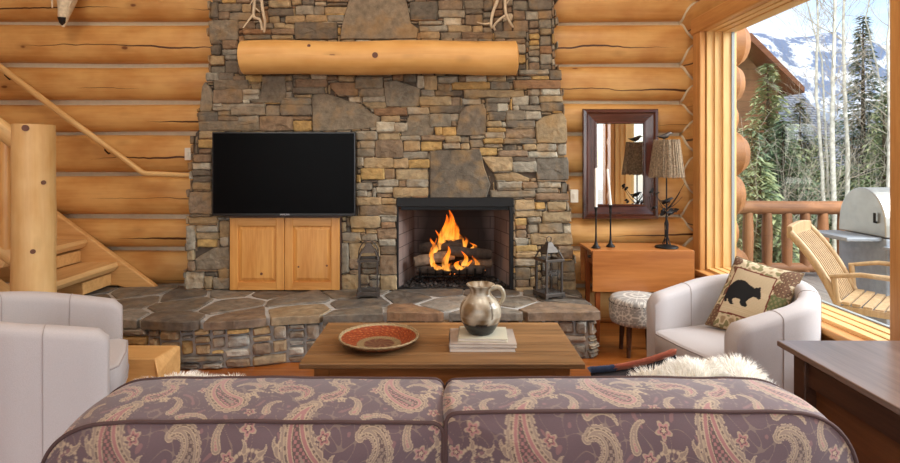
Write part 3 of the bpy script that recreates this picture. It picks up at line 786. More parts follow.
# ------------------------------------------------------------------ raised hearth
FC = [(-3.9, 4.2), (-3.3, 4.08), (-2.9, 4.02), (-2.3, 3.98), (-1.85, 3.93), (-1.5, 3.96), (-1.1, 4.07), (-.5, 4.14), (.3, 4.16), (.95, 4.15), (1.13, 4.15)]
def fy(x):
    for (a, ya), (b, yb) in zip(FC, FC[1:]):
        if a <= x <= b:
            t = (x-a)/(b-a); t = t*t*(3-2*t)*.5+t*.5; return ya+(yb-ya)*t
    return FC[0][1] if x < FC[0][0] else FC[-1][1]
HT = .352
hearth = thing('stone_hearth', 'long raised fieldstone hearth with a flagstone top, running under the fireplace and the stairs', 'hearth', (-.5, 4.5, 0))
hr = random.Random(21)
# top: Voronoi flagstones in (x, t)
def clip(poly, px, py, nx, ny):
    out = []; n = len(poly)
    for i in range(n):
        a = poly[i]; b = poly[(i+1) % n]
        da = (a[0]-px)*nx+(a[1]-py)*ny; db = (b[0]-px)*nx+(b[1]-py)*ny
        if da <= 0: out.append(a)
        if (da < 0 < db) or (db < 0 < da):
            t = da/(da-db); out.append((a[0]+(b[0]-a[0])*t, a[1]+(b[1]-a[1])*t))
    return out
seeds = []
XA, XB, DT = -3.85, 1.14, 1.0
for j, (tt, wd) in enumerate(((.13, .40), (.42, .36), (.76, .44))):
    x = XA+wd*.3*(j+1)*.7
    while x < XB-.05:
        seeds.append((x+hr.uniform(-.06, .06), tt+hr.uniform(-.12, .12))); x += wd*hr.uniform(.6, 1.5)
ASP = .95
m = MB()
for i, s in enumerate(seeds):
    poly = [(XA, 0), (XB, 0), (XB, DT), (XA, DT)]
    poly = [(a, b*ASP) for a, b in poly]; sx, sy = s[0], s[1]*ASP
    for j, q in enumerate(seeds):
        if i == j: continue
        qx, qy = q[0], q[1]*ASP; dx, dy = qx-sx, qy-sy; l = math.hypot(dx, dy)
        if l > 1.6: continue
        gap = .014
        poly = clip(poly, (sx+qx)/2-dx/l*gap, (sy+qy)/2-dy/l*gap, dx/l, dy/l)
        if len(poly) < 3: break
    if len(poly) < 3: continue
    front = any(b < .02 for a, b in poly)
    # round the corners a little
    n = len(poly); rp = []
    for k in range(n):
        a, b, c = poly[k-1], poly[k], poly[(k+1) % n]
        if b[1] < .001: rp.append(b); continue
        for q, f in ((a, .22), (c, .22)): rp.append((b[0]+(q[0]-b[0])*f*.4+hr.uniform(-.012,.012), b[1]+(q[1]-b[1])*f*.5+hr.uniform(-.008,.008)))
    poly = rp
    area = abs(sum(poly[k][0]*poly[(k+1) % len(poly)][1]-poly[(k+1) % len(poly)][0]*poly[k][1] for k in range(len(poly))))/2
    if area < .006: continue
    def hfn(a, b, d):
        t = b/ASP; y0_ = fy(a)-.02-(.012*noise.noise(Vector((a*3, 0, 4)))); return (a, y0_+(5.0-y0_)*t, HT-.012+d)
    c = stone_col(hr.choice('ggddgbggdl'), hr)
    if front and hr.random() < .35: c = stone_col(hr.choice('rbt'), hr)
    c = (c[0]*.80, c[1]*.83, c[2]*.93)
    stone(m, poly, hr.uniform(.006, .016), .05, c, hfn, hr, bev=.006, rough=.005)
m.build('flagstone_top', 'stone_top', hearth, fixn=False)
# core with light mortar
n = 60; xs_ = [-3.85+(1.10+3.85)*i/n for i in range(n+1)]
m = MB()
V = []
for x in xs_: V += [(x, fy(x)+.03, 0), (x, fy(x)+.03, HT-.012), (x, 5.0, HT-.012), (x, 5.0, 0)]
fs = []
for i in range(n):
    for k in range(4): fs.append((i*4+k, i*4+(k+1) % 4, (i+1)*4+(k+1) % 4, (i+1)*4+k))
fs += [(0, 1, 2, 3), tuple(n*4+k for k in (3, 2, 1, 0))]
m.add(V, fs); m.build('mortar_core', 'mortar_light', hearth)
# front and right end faces laid with stones
arc = [0]; 
for i in range(n): arc.append(arc[-1]+math.hypot(xs_[i+1]-xs_[i], fy(xs_[i+1])-fy(xs_[i])))
def path(s):
    if s >= arc[-1]: return (1.10, fy(1.1)+.03+(s-arc[-1]), 1, 0)
    k = min(n-1, int(s/arc[-1]*n)); 
    while arc[k+1] < s: k += 1
    while arc[k] > s: k -= 1
    t = (s-arc[k])/(arc[k+1]-arc[k]); x = xs_[k]+(xs_[k+1]-xs_[k])*t
    dx = xs_[k+1]-xs_[k]; dy = fy(xs_[k+1])-fy(xs_[k]); l = math.hypot(dx, dy)
    return (x, fy(x)+.03, dy/l, -dx/l)
def ffn(a, b, d):
    x, y, nx, ny = path(a); return (x+nx*d, y+ny*d, b)
LT = arc[-1]+.66
cell = .01
occ2 = np.zeros((29, int(LT/cell)), bool)
rects = fill(occ2, hr, (4, 11), (9, 34))
m = MB()
for (c0, r0, c1, r1) in rects:
    a0, a1, b0, b1 = c0*cell+.007, c1*cell-.007, r0*cell+.006, r1*cell-.006
    if a0 < arc[-1] < a1: a1 = arc[-1]+.012 if arc[-1]-a0 > .05 else a1
    j = .005
    pts = [(a0+hr.uniform(0, j), b0+hr.uniform(0, j)), (a1-hr.uniform(0, j), b0+hr.uniform(0, j)), (a1-hr.uniform(0, j), b1-hr.uniform(0, j)), (a0+hr.uniform(0, j), b1-hr.uniform(0, j))]
    stone(m, pts, hr.uniform(.02, .045), .02, tuple(q*w for q, w in zip(stone_col(hr.choice('gglllttobwglt'), hr), (.95, .97, 1.08))), ffn, hr, bev=.012)
m.build('stone_face', 'stone', hearth, fixn=False)

# wooden step block in front of the hearth
m = MB()
wx0, wx1 = XP(50, 3.8), XP(178, 3.8)
def blk(u, v): return (wx0+(wx1-wx0)*u, 0, 0)
m.add([(wx0, 3.55, 0), (wx1-.01, 3.55, 0), (wx1-.01, 3.55, .12), (wx1-.05, 3.6, .205), (wx0, 3.6, .21),
       (wx0, 3.86, 0), (wx1, 3.84, 0), (wx1, 3.84, .205), (wx1-.02, 3.82, .215), (wx0, 3.82, .22)],
      [(0,1,2,3,4), (5,9,8,7,6), (4,3,8,9), (0,5,6,1), (1,6,7,2), (2,7,8,3), (0,4,9,5)])
tag(m.build('wooden_step', 'cut_pine_x', bevel=.008), 'rough sawn pine step block on the floor against the left hearth, behind the armchair', 'step')

# ------------------------------------------------------------------ mantel, tv, cabinet
m = MB()
ax0, ax1 = XP(239.5, 4.60), XP(517, 4.60); mz = ZP(57.5, 4.68)
np_ = 30
m.tube([(ax0+(ax1-ax0)*i/np_, 4.69, mz+.006*math.sin(i*.4)) for i in range(np_+1)], [.140*(1+.015*math.sin(i*.5)) for i in range(np_+1)], seg=32, uvlog=311, dome=.02)
mant = thing('log_mantel', 'thick peeled pine log mantel across the stone chimney above television and fireplace', 'mantel', ((ax0+ax1)/2, 4.69, mz-.146))
m.build('log', 'log_mantel', mant, fixn=False)
for px, py, r in ((375, 55, .024), (308, 45, .013)):
    m = MB(); y = 4.545; c = Vector((XP(px, y), 4.69, ZP(py, y))); dz = c.z-mz; 
    yy = 4.69-math.sqrt(max(.001, .142**2-dz*dz)); m.tube([(c.x, yy-.002, c.z), (c.x, yy+.02, c.z)], r, seg=16); m.build('knot', 'knot', mant)
# tv
tx0, tx1, tz0, tz1 = XP(212, 4.73), XP(355.5, 4.73), ZP(216, 4.73), ZP(132, 4.73)
tv = thing('television', 'large black flat screen television on the stone chimney above the pine cabinet doors', 'television', ((tx0+tx1)/2, 4.76, tz0))
m = MB(); m.span((tx0, 4.73, tz0), (tx1, 4.775, tz1)); m.build('housing', 'plastic_black', tv, bevel=.004)
m = MB(); m.span((tx0+.012, 4.727, tz0+.022), (tx1-.012, 4.732, tz1-.012)); m.build('screen', 'screen', tv)
m = MB(); m.span((-.9-.2, 4.775, (tz0+tz1)/2-.1), (-1.1+.2-.3, 4.85, (tz0+tz1)/2+.1)); m.build('wall_bracket', 'black_iron', tv)
def text_obj(name, s, size, loc, rot, mat, parent, ext=.001):
    cu = bpy.data.curves.new('t', 'FONT'); cu.body = s; cu.size = size; cu.extrude = ext; cu.align_x = 'CENTER'
    to = bpy.data.objects.new('t', cu); COL.objects.link(to)
    dg = bpy.context.evaluated_depsgraph_get(); me = bpy.data.meshes.new_from_object(to.evaluated_get(dg))
    bpy.data.objects.remove(to)
    o = bpy.data.objects.new(name, me); me.materials.clear(); me.materials.append(M[mat]); COL.objects.link(o)
    o.location = Vector(loc)-(parent.location if parent else Vector((0, 0, 0))); o.rotation_euler = rot; o.parent = parent
    return o
M['logo'] = plain('silver_lettering', (200, 200, 205), .3, bmp=0)
text_obj('logo', 'SAMSUNG', .018, ((tx0+tx1)/2+.01, 4.7285, tz0+.006), (PI/2, 0, 0), 'logo', tv)
# cabinet let into the chimney
cab = thing('wall_cabinet', 'pair of raised-panel pine cabinet doors in the chimney below the television', 'cabinet', (0, YC, HT))
c0, c1, cz0, cz1 = pm(231, 290)[0], pm(340, 290)[0], .358, pm(0, 217.5)[1]
cab.location = ((c0+c1)/2, YC, cz0)
m = MB(); m.span((c0-.012, YC-.005, cz0-.004), (c1+.012, YC+.03, cz1+.012)); m.build('body', 'dark_wood', cab)
mid = pm(285.5, 0)[0]
for a, b in ((c0, mid-.002), (mid+.002, c1)):
    d = bpy.data.objects.new('door', None); COL.objects.link(d); d.parent = cab; d.location = Vector(((a+b)/2, YC-.01, cz0))-cab.location
    yf = YC-.03; w = .07
    for p_, q_ in ((a, a+w), (b-w, b)): m = MB(); m.span((p_, yf, cz0), (q_, YC-.005, cz1)); m.build('stile', 'door_pine', d, bevel=.004)
    for p_, q_ in ((cz0, cz0+w), (cz1-w, cz1)): m = MB(); m.span((a+w, yf, p_), (b-w, YC-.005, q_)); m.build('rail', 'door_pine_x', d, bevel=.004)
    m = MB(); i0, i1, j0, j1 = a+w, b-w, cz0+w, cz1-w; e = .035
    m.add([(i0, yf+.018, j0), (i1, yf+.018, j0), (i1, yf+.018, j1), (i0, yf+.018, j1), (i0+e, yf+.003, j0+e), (i1-e, yf+.003, j0+e), (i1-e, yf+.003, j1-e), (i0+e, yf+.003, j1-e)],
          [(0,1,5,4), (1,2,6,5), (2,3,7,6), (3,0,4,7), (4,5,6,7)]); m.build('panel', 'door_pine', d)
    for (kx, kz, r) in (((a*.42+b*.58), cz0+.14, .012),) if a == c0 else ((a*.75+b*.25, cz0+.2, .008), (a*.23+b*.77, cz0+.21, .009)):
        m = MB(); m.tube([(kx, yf+.0015, kz), (kx, yf+.01, kz)], r, seg=12); m.build('knot', 'knot', d)
# antlers leaning on the mantel
def branch(m, pts, r0, r1, seg=8):
    pts = [Vector(p) for p in pts]; 
    # Catmull-Rom smoothing
    out = []
    for i in range(len(pts)-1):
        a = pts[max(0, i-1)]; b = pts[i]; c = pts[i+1]; d = pts[min(len(pts)-1, i+2)]
        for k in range(4):
            t = k/4; out.append(.5*((2*b)+(c-a)*t+(2*a-5*b+4*c-d)*t*t+(3*b-a-3*c+d)*t**3))
    out.append(pts[-1]); n = len(out)
    m.tube(out, [r0+(r1-r0)*i/(n-1) for i in range(n)], seg=seg)
def antler(lab, segs):
    m = MB()
    for pts, r0, r1 in segs: branch(m, [(XP(px, y+.075), y+.075, ZP(py, y+.075)) for px, py, y in pts], r0, r1)
    o = m.build('antler', 'antler', fixn=False); tag(o, lab, 'antler', 'antlers hung on the chimney')
antler('pale forked antler hanging on the chimney above the left end of the mantel',
       [([(256, -30, 4.72), (255, -8, 4.71), (254, 8, 4.70), (254, 17, 4.68), (260, 20, 4.66), (262, 30, 4.68)], .016, .010), ([(254, 14, 4.69), (249, 20, 4.66), (243, 28, 4.62)], .012, .004),
        ([(258, -28, 4.72), (261, -5, 4.66), (263, 12, 4.64), (265, 22, 4.66), (264, 32, 4.70)], .014, .011), ([(255, -4, 4.7), (250, 5, 4.66)], .009, .003), ([(254, 7, 4.7), (260, 12, 4.67)], .007, .006)])
antler('pale branching antler hanging on the chimney above the right end of the mantel',
       [([(500, -30, 4.72), (499, -5, 4.71), (493, 12, 4.69), (491, 24, 4.68), (492, 28, 4.70)], .016, .011), ([(491, 23, 4.69), (484, 24, 4.66), (477, 22, 4.62)], .009, .004),
        ([(504, -30, 4.7), (505, 0, 4.66), (506, 14, 4.64), (511, 24, 4.66), (513, 27, 4.7)], .014, .010), ([(506, 15, 4.65), (499, 20, 4.66), (494, 26, 4.68), (495, 30, 4.7)], .011, .010), ([(507, 3, 4.66), (511, -3, 4.62)], .008, .003)])
# mounted head
hm = thing('mounted_animal_head', 'pale furred animal head trophy with black nose on the log wall above the stairs', 'trophy', (XP(66, 4.9), 5.0, ZP(28, 4.9)))
m = MB(); y = 4.84
prof = [(28, .012, 0), (23, .03, 0), (18, .042, 0), (10, .055, .02), (0, .075, .04), (-12, .095, .06), (-28, .11, .08), (-45, .12, .1), (-62, .1, .12), (-70, .04, .13)]
m.tube([(XP(66.5, y), 4.80+dy, ZP(py, y)) for py, r, dy in prof], [r for _, r, _ in prof], seg=20, wob=.08)
m.build('head', 'white_fur', hm, fixn=False)
m = MB(); m.tube([(XP(66.5, y), 4.795, ZP(27.5, y)), (XP(66.5, y), 4.79, ZP(24, y)), (XP(66.5, y), 4.785, ZP(19, y))], [.006, .026, .036], seg=14); m.build('nose', 'nose', hm)
for s in (-1, 1):
    m = MB(); X = XP(66.5, y); branch(m, [(X+s*.08, 4.9, ZP(-45, y)), (X+s*.11, 4.86, ZP(-25, y)), (X+s*.095, 4.8, ZP(-5, y)), (X+s*.07, 4.765, ZP(10, y))], .018, .006); m.build('horn', 'antler', hm)
m = MB(); m.span((XP(52, y), 4.93, ZP(-20, y)), (XP(81, y), 5.02, ZP(-72, y))); m.build('plaque', 'dark_wood', hm, bevel=.01)
# switch plates
for (px, py, w, h, Y, lab) in ((188.5, 154, .055, .11, 4.985, 'pale switch plate on the log wall left of the television'), (574, 196, .07, .115, 4.985, 'pale switch plate on the log wall between chimney and mirror')):
    t_ = thing('switch_plate', lab, 'switch', (XP(px, Y), Y, ZP(py, Y)-h/2), group='switch plates')
    m = MB(); c = P(px, py, Y); m.box(c, (w, .035, h)); m.build('plate', 'white_plastic', t_, bevel=.003)
    m = MB(); m.box(c+Vector((0, -.02, 0)), (w*.3, .01, h*.35)); m.build('rocker', 'white_plastic', t_, bevel=.002)

# ------------------------------------------------------------------ lanterns on the hearth
def lantern(cx, cy, w, h, rz, lab, ring=True):
    t_ = thing('lantern', lab, 'lantern', (cx, cy, HT+.012), rz, 'lanterns on the hearth')
    bh = h*.66; a = w/2
    def mb(): return lmb()
    m = mb(); m.span((-a-.012, -a-.012, .012), (a+.012, a+.012, .04)); m.build('base', 'bronze_iron', t_, bevel=.003)
    for sx in (-1, 1):
        for sy in (-1, 1):
            m = mb(); m.span((sx*a-.012, sy*a-.012, 0), (sx*a+.012, sy*a+.012, .014)); m.build('foot', 'bronze_iron', t_)
            m = mb(); m.span((sx*(a-.009)-.008, sy*(a-.009)-.008, .04), (sx*(a-.009)+.008, sy*(a-.009)+.008, bh)); m.build('post', 'bronze_iron', t_)
    m = mb(); m.span((-a-.008, -a-.008, bh), (a+.008, -a+.02, bh+.02)); m.span((-a-.008, a-.02, bh), (a+.008, a+.008, bh+.02)); m.span((-a-.008, -a, bh), (-a+.02, a, bh+.02)); m.span((a-.02, -a, bh), (a+.008, a, bh+.02)); m.build('top_frame', 'bronze_iron', t_, bevel=.002)
    c = a*.5; zt_ = h*.86
    for sx in (-1, 1):
        for sy in (-1, 1): m = mb(); m.tube([(sx*a, sy*a, bh+.015), (sx*(c+.012), sy*(c+.012), zt_)], .007, seg=6); m.build('corner_strut', 'bronze_iron', t_)
    m = mb(); vs = [(sx*(c+.02), sy*(c+.02), zt_-.015) for sx, sy in ((-1,-1),(1,-1),(1,1),(-1,1))]+[(sx*(c*.75), sy*(c*.75), zt_+h*.07) for sx, sy in ((-1,-1),(1,-1),(1,1),(-1,1))]+[(sx*.018, sy*.018, h) for sx, sy in ((-1,-1),(1,-1),(1,1),(-1,1))]
    fs = [(k, (k+1) % 4, (k+1) % 4+4, k+4) for k in range(4)]+[(k+4, (k+1) % 4+4, (k+1) % 4+8, k+8) for k in range(4)]+[(8,9,10,11), (3,2,1,0)]
    m.add(vs, fs); m.build('roof', 'bronze_iron', t_)
    m = mb()
    for sx, sy, ex, ey in ((0, -1, 1, 0), (0, 1, 1, 0), (-1, 0, 0, 1), (1, 0, 0, 1)):
        q = a-.009; m.span((sx*q-ex*(a-.015)-.001*(1-ex), sy*q-ey*(a-.015)-.001*(1-ey), .04), (sx*q+ex*(a-.015)+.001*(1-ex), sy*q+ey*(a-.015)+.001*(1-ey), bh))
    m.build('glass_pane', 'thin_glass', t_)
    if ring:
        m = mb(); r = .024; m.tube([(r*math.sin(2*PI*k/16), 0, h+r*.9-r*math.cos(2*PI*k/16)) for k in range(17)], .0035, seg=6, cap=False); m.build('ring', 'bronze_iron', t_)
    else:
        m = mb(); m.tube([(a*1.0*math.cos(PI*k/16), 0, bh+.02+(h-bh)*.98*math.sin(PI*k/16)**.8) for k in range(17)], .005, seg=6); m.build('handle', 'bronze_iron', t_)
lantern(XP(368.5, 4.62), 4.62, .165, .43, .12, 'dark metal lantern with an arched handle on the hearth beside the cabinet doors', False)
lantern(XP(549, 4.58), 4.58, .165, .44, .42, 'dark metal lantern with a top ring on the hearth right of the fireplace')
# ------------------------------------------------------------------ stairs on the left
st = thing('log_staircase', 'half-log staircase climbing left from the raised hearth along the log wall', 'stairs', (-3.6, 4.5, HT))
for i in range(9):
    xe = -2.90-.27*i; zt_ = .575+.203*i
    if i > 5: break
    m = MB(); n = 8
    # half-log tread: flat top, rounded underside, live front edge
    prof = [(0, 0), (.012, -.035), (-.02, -.075), (-.14, -.105), (-.27, -.085), (-.31, -.03), (-.31, 0)]
    V = []; 
    for k in range(n+1):
        y = 4.02+(4.94-4.02)*k/n; w = .012*noise.noise(Vector((y*3, i, 0)))
        V += [(xe+a+w*(1 if a > -.1 else 0), y, zt_+b*(1+.1*noise.noise(Vector((y*2, i, 5))))) for a, b in prof]
    q = len(prof); fs = [(k*q+j, k*q+(j+1) % q, (k+1)*q+(j+1) % q, (k+1)*q+j) for k in range(n) for j in range(q)]
    fs += [tuple(range(q)), tuple(n*q+j for j in range(q))[::-1]]
    m.add(V, fs); m.build('tread', 'cut_pine', st, bevel=.006)
    m = MB(); m.prism([(xe-.05, zt_-.1), (xe-.05, zt_-.2), (xe-.30, zt_-.2), (xe-.30, zt_-.1)], lambda a, b, d: (a, d, b), 4.55, 4.94) ; m.build('tread_block', 'cut_pine_x', st, bevel=.006)
SLP = 70/95
def zs(x): return .385+(-2.60-x)*SLP
m = MB(); m.prism([(-4.8, zs(-4.8)), (-2.56, zs(-2.56)), (-2.56, zs(-2.56)-.09), (-2.9, HT+.01), (-3.7, HT+.01), (-4.8, zs(-4.8)-.62)], lambda a, b, d: (a, d, b), 4.94, 5.0)
m.build('stringer', 'cut_pine_x', st, bevel=.012)
m = MB(); m.tube([(-2.72, 4.93, HT-.02), (-2.80, 4.72, HT+.02)], .05, seg=10); 
m = MB()
V = [(-3.02-.5*k/10*0-(k*.2), 3.98+0*k, .40+k*.2*SLP) for k in range(9)]
m.tube(V, .085, seg=14, uvlog=401); m.build('near_stringer_log', 'log_pale', st, fixn=False)
post = thing('newel_post', 'thick flat-topped peeled log newel post at the foot of the stairs, behind the armchair', 'post', (XP(34, 3.8), 3.8, 0))
m = MB(); X = XP(34, 3.8); n = 18; ztp = ZP(124, 3.72)
m.tube([(X+.002*math.sin(k*.7), 3.8, ztp*k/n) for k in range(n+1)], [.127*(1.03-.06*k/n+.012*math.sin(k*1.3)) for k in range(n+1)], seg=28, uvlog=431)
m.build('log', 'log_pale', post, fixn=False)
for px, py, r in ((26, 128, .021), (43, 182.5, .015), (33, 251.5, .016)):
    sn = (px-34)/22; cs = math.sqrt(1-sn*sn); L0 = math.hypot(X, 3.8); d_ = (-X/L0, -3.8/L0); t_2 = (3.8/L0, -X/L0)
    o_ = Vector((d_[0]*cs+t_2[0]*sn, d_[1]*cs+t_2[1]*sn, 0)); q_ = Vector((X, 3.8, 0))+o_*.1255; q_.z = ZP(py, q_.y)
    m = MB(); m.tube([q_+o_*.004, q_-o_*.03], r, seg=14); m.build('knot', 'knot', post)
rl = thing('stair_railing', 'peeled log stair railing with an upright baluster beside the newel post', 'railing', (-3.6, 3.85, 1.2))
m = MB(); m.tube([(-2.93-k*.2, 3.84, 1.60+k*.2*SLP) for k in range(10)], .062, seg=14, uvlog=441); m.build('top_rail', 'log_pale', rl, fixn=False)
m = MB(); m.tube([(-2.93-k*.2, 3.84, .78+k*.2*SLP) for k in range(10)], .05, seg=14, uvlog=443); m.build('lower_rail', 'log_pale', rl, fixn=False)
for k in range(6):
    x = -3.01-k*.3; z = (-2.93-x)*SLP
    m = MB(); m.tube([(x, 3.84, .8+z), (x, 3.84, 1.2+z), (x, 3.84, 1.6+z)], [.04, .045, .04], seg=12, uvlog=450+k); m.build('baluster', 'log', rl, fixn=False)
hrl = thing('handrail', 'slender peeled pole handrail sloping down the log wall above the stairs', 'handrail', (XP(143, 4.9), 4.9, ZP(173, 4.9)))
m = MB(); y = 4.90
pp = [P(-120, -22, y), P(0, 67, y), P(70, 120, y), P(141, 171.5, y), P(145, 173.3, y), P(150, 173.6, y), P(190, 175.3, y)]
m.tube(pp, [.030, .028, .027, .024, .024, .023, .021], seg=12, uvlog=471); m.build('pole', 'log_pale', hrl, fixn=False)
for px, py in ((5, 74), (105, 149)):
    m = MB(); a = P(px, py-4, y+.01); m.tube([a, a+Vector((0, .0, -.045)), a+Vector((.0, .05, -.075)), a+Vector((0, .1, -.06))], .007, seg=6); m.build('bracket', 'black_iron', hrl)

# ------------------------------------------------------------------ rug
def rug_mat():
    mt, nt, b = new_mat('rug_weave'); tc = N(nt, 'ShaderNodeTexCoord')
    w = N(nt, 'ShaderNodeTexVoronoi'); w.distance = 'MANHATTAN'; L(nt, mapping(nt, tc.outputs['Object'], (5, 5, 5)), w.inputs['Vector'])
    c = ramp(nt, w.outputs['Distance'], [(.1, lin((150, 120, 90))), (.25, lin((96, 36, 30))), (.5, lin((120, 46, 36))), (.7, lin((44, 40, 56)))])
    L(nt, c, b.inputs['Base Color']); b.inputs['Roughness'].default_value = .95; return mt
rug = thing('area_rug', 'dark red patterned rug with short fringe on the floor under the coffee table', 'rug', (-.2, 2.6, 0))
m = MB(); m.span((-1.42, 1.35, .001), (1.15, 3.76, .012)); m.build('pile', rug_mat(), rug)
m = MB()
for k in range(180):
    x = -1.41+k*2.55/180; m.add([(x, 3.758, .008), (x+.007, 3.758, .008), (x+.005+.004*math.sin(k), 3.80, .003), (x+.002, 3.80, .003)], [(0, 1, 2, 3)])
m.build('fringe', 'wax', rug)

# ------------------------------------------------------------------ coffee table
tcx = -.02
def top_corner(px, py): 
    Y = F*(CH-.452)/(py-CY); return XP(px, Y), Y
ct = thing('coffee_table', 'large rectangular brown plank coffee table in front of the hearth', 'table', (tcx, 3.17, .012))
ty0, ty1 = 2.835, 3.55; tx0_, tx1_ = XP(298.5, ty0), XP(585.5, ty0)
m = MB()
for k in range(5):
    a = ty0+(ty1-ty0)*k/5; b = ty0+(ty1-ty0)*(k+1)/5
    m.span((tx0_, a+.0007, .425), (tx1_, b-.0007, .452))
m.build('tabletop', 'table_top', ct, bevel=.004)
ax, ay0, ay1 = .07, ty0+.06, ty1-.06
for (a, b) in (((tx0_+ax, ay0, .32), (tx1_-ax, ay0+.022, .425)), ((tx0_+ax, ay1-.022, .32), (tx1_-ax, ay1, .425)), ((tx0_+ax, ay0, .32), (tx0_+ax+.022, ay1, .425)), ((tx1_-ax-.022, ay0, .32), (tx1_-ax, ay1, .425))):
    m = MB(); m.span(a, b); m.build('apron', 'table_apron', ct, bevel=.003)
for x in (tx0_+ax-.006, tx1_-ax-.074):
    for y in (ay0-.006, ay1-.074):
        m = MB(); m.span((x, y, .013), (x+.08, y+.08, .424)); m.build('leg', 'table_apron', ct, bevel=.005)
# plate
TZ = .4525
pc = (XP(379, 3.13), 3.13)
pl = thing('decorative_plate', 'wide round patterned rust-orange basket plate with pale rim on the coffee table', 'plate', (pc[0], pc[1], TZ))
M['plate'] = vcol_mat('painted_plate', .4, 60, .25, .15)
def pcol(r, z, th):
    if r > .207: c = (176, 156, 118)
    elif r > .125:
        q = math.sin(th*26+r*160)*math.sin(r*170-th*9); c = (150, 68, 36) if q > -.1 else ((184, 112, 66) if q < -.6 else (112, 44, 26))
    elif r > .082:
        q = math.sin(th*40)*math.sin(r*300); c = (160, 140, 104) if q > -.2 else (120, 96, 68)
    else: c = (104, 62, 48) if math.sin(th*9+r*90) > -.3 else (128, 98, 72)
    return lin(c)
prof = [(.001, .006)]+[(r/1000, .006+(0 if r < 120 else ((r-120)/95)**1.5*.043)) for r in range(6, 213, 4)]+[(.216, .053), (.221, .050), (.216, .044), (.19, .026), (.16, .012), (.12, 0), (.001, 0)]
m = MB(); m.lathe(prof, (pc[0], pc[1], TZ), seg=120, colfn=lambda r, z, th: pcol(r, z, th)); m.build('dish', 'plate', pl, fixn=False)
m = MB(); m.tube([(pc[0]+.2195*math.cos(2*PI*k/90), pc[1]+.2195*math.sin(2*PI*k/90), TZ+.051+.0015*math.sin(k*2)) for k in range(91)], [.0055+.001*math.sin(k*3) for k in range(91)], seg=6, cap=False); m.build('wrapped_rim', plain('wrapped_rim', (160, 138, 104), .8, var=.3, scale=90), pl, fixn=False)
# books
def book(cx, cy, z, w, d, h, rz, cover, lab):
    b = thing('book', lab, 'book', (cx, cy, z), rz, 'books stacked on the coffee table')
    m = lmb(); m.span((-w/2, -d/2, 0), (w/2, d/2, .003)); m.span((-w/2, -d/2, h-.003), (w/2, d/2, h)); m.span((-w/2, -d/2, 0), (-w/2+.004, d/2, h)); m.build('cover', cover, b, bevel=.0008)
    m = lmb(); m.span((-w/2+.004, -d/2+.004, .003), (w/2-.005, d/2-.005, h-.003)); m.build('pages', 'wax', b)
M['cov1'] = plain('book_cover_grey', (186, 180, 176), .35, var=.04); M['cov2'] = plain('book_cover_brown_grey', (172, 160, 150), .35, var=.25, scale=8); M['cov3'] = plain('book_cover_cream', (216, 212, 190), .35, var=.05)
bx, by = XP(481, 3.14), 3.14
book(bx, by, TZ, .355, .27, .022, 0.0, 'cov1', 'large pale grey book at the bottom of the stack on the coffee table')
book(bx+.006, by+.005, TZ+.0225, .365, .275, .02, -.03, 'cov2', 'large photo-covered book in the middle of the stack on the coffee table')
book(bx+.01, by+.01, TZ+.043, .27, .22, .018, -.06, 'cov3', 'smaller cream book on top of the stack, under the jug')
# jug
JZ = TZ+.0615; jx, jy = XP(480.5, 3.15), 3.15
jug = thing('ceramic_jug', 'cream and brown glazed ceramic jug with black base standing on the stacked books', 'jug', (jx, jy, JZ))
M['jug'] = vcol_mat('jug_glaze', .22, 22, .28, .08)
def jcol(r, z, th):
    if z < .066+.004*math.sin(3*th): return lin((34, 34, 36))
    n_ = noise.noise(Vector((math.cos(th)*2.2, math.sin(th)*2.2, z*16)))
    s_ = abs(math.sin(th*3.5+.6)) < .09 and .1 < z < .19
    if s_: return lin((92, 78, 62))
    c = lin((212, 203, 182)); d_ = lin((128, 106, 78)); k = min(1, max(0, .35+n_*1.3+(.3 if z < .1 else 0)+(.25 if z > .22 else 0)))
    return tuple(c[i]*(1-k)+d_[i]*k for i in range(3))
jp = [(.001, 0), (.062, 0), (.072, .006), (.088, .03), (.104, .06), (.115, .095), (.118, .125), (.112, .155), (.096, .182), (.074, .202), (.061, .216), (.058, .232), (.062, .250), (.076, .264), (.081, .270), (.078, .272), (.068, .262), (.052, .246), (.050, .228), (.06, .206), (.09, .17), (.1, .12), (.08, .06), (.001, .03)]
# refine profile
jr = []
for (r0, z0), (r1, z1) in zip(jp, jp[1:]):
    for k in range(4): jr.append((r0+(r1-r0)*k/4, z0+(z1-z0)*k/4))
jr.append(jp[-1])
m = MB(); m.lathe(jr, (jx, jy, JZ), seg=72, colfn=jcol); m.build('body', 'jug', jug, fixn=False)
m = MB(); branch(m, [(jx+.058, jy, JZ+.245), (jx+.10, jy, JZ+.255), (jx+.128, jy, JZ+.225), (jx+.125, jy, JZ+.185), (jx+.105, jy, JZ+.158)], .014, .011, 10)
m.col = [lin((186, 174, 148))]*len(m.v); m.build('handle', 'jug', jug, fixn=False)

# ------------------------------------------------------------------ drop-leaf console
cn = thing('drop_leaf_table', 'cherry wood drop-leaf side table against the log wall under the mirror', 'table', (1.6, 4.7, 0))
cy0, cy1 = 4.50, 4.86; cxa, cxb = XP(592, cy0), XP(693.5, cy0); cz = .752
m = MB(); m.span((cxa-.01, cy0, cz-.02), (cxb, cy1+.02, cz)); m.build('tabletop', 'cherry', cn, bevel=.004)
def leaf(y, x0, x1, z0, z1, t=.018):
    m = MB(); r = .05; pts = [(x0, z1), (x0, z0+.01), (x0+.01, z0), (x1-r, z0)]+[(x1-r+r*math.sin(a), z0+r-r*math.cos(a)) for a in [PI/2*k/6 for k in range(1, 7)]]+[(x1, z1)]
    m.prism(pts, lambda a, b, d: (a, d, b), y, y+t); return m
leaf(cy0-.019, cxa, cxb, ZP(291.5, cy0), cz-.002).build('drop_leaf', 'cherry', cn, bevel=.003)
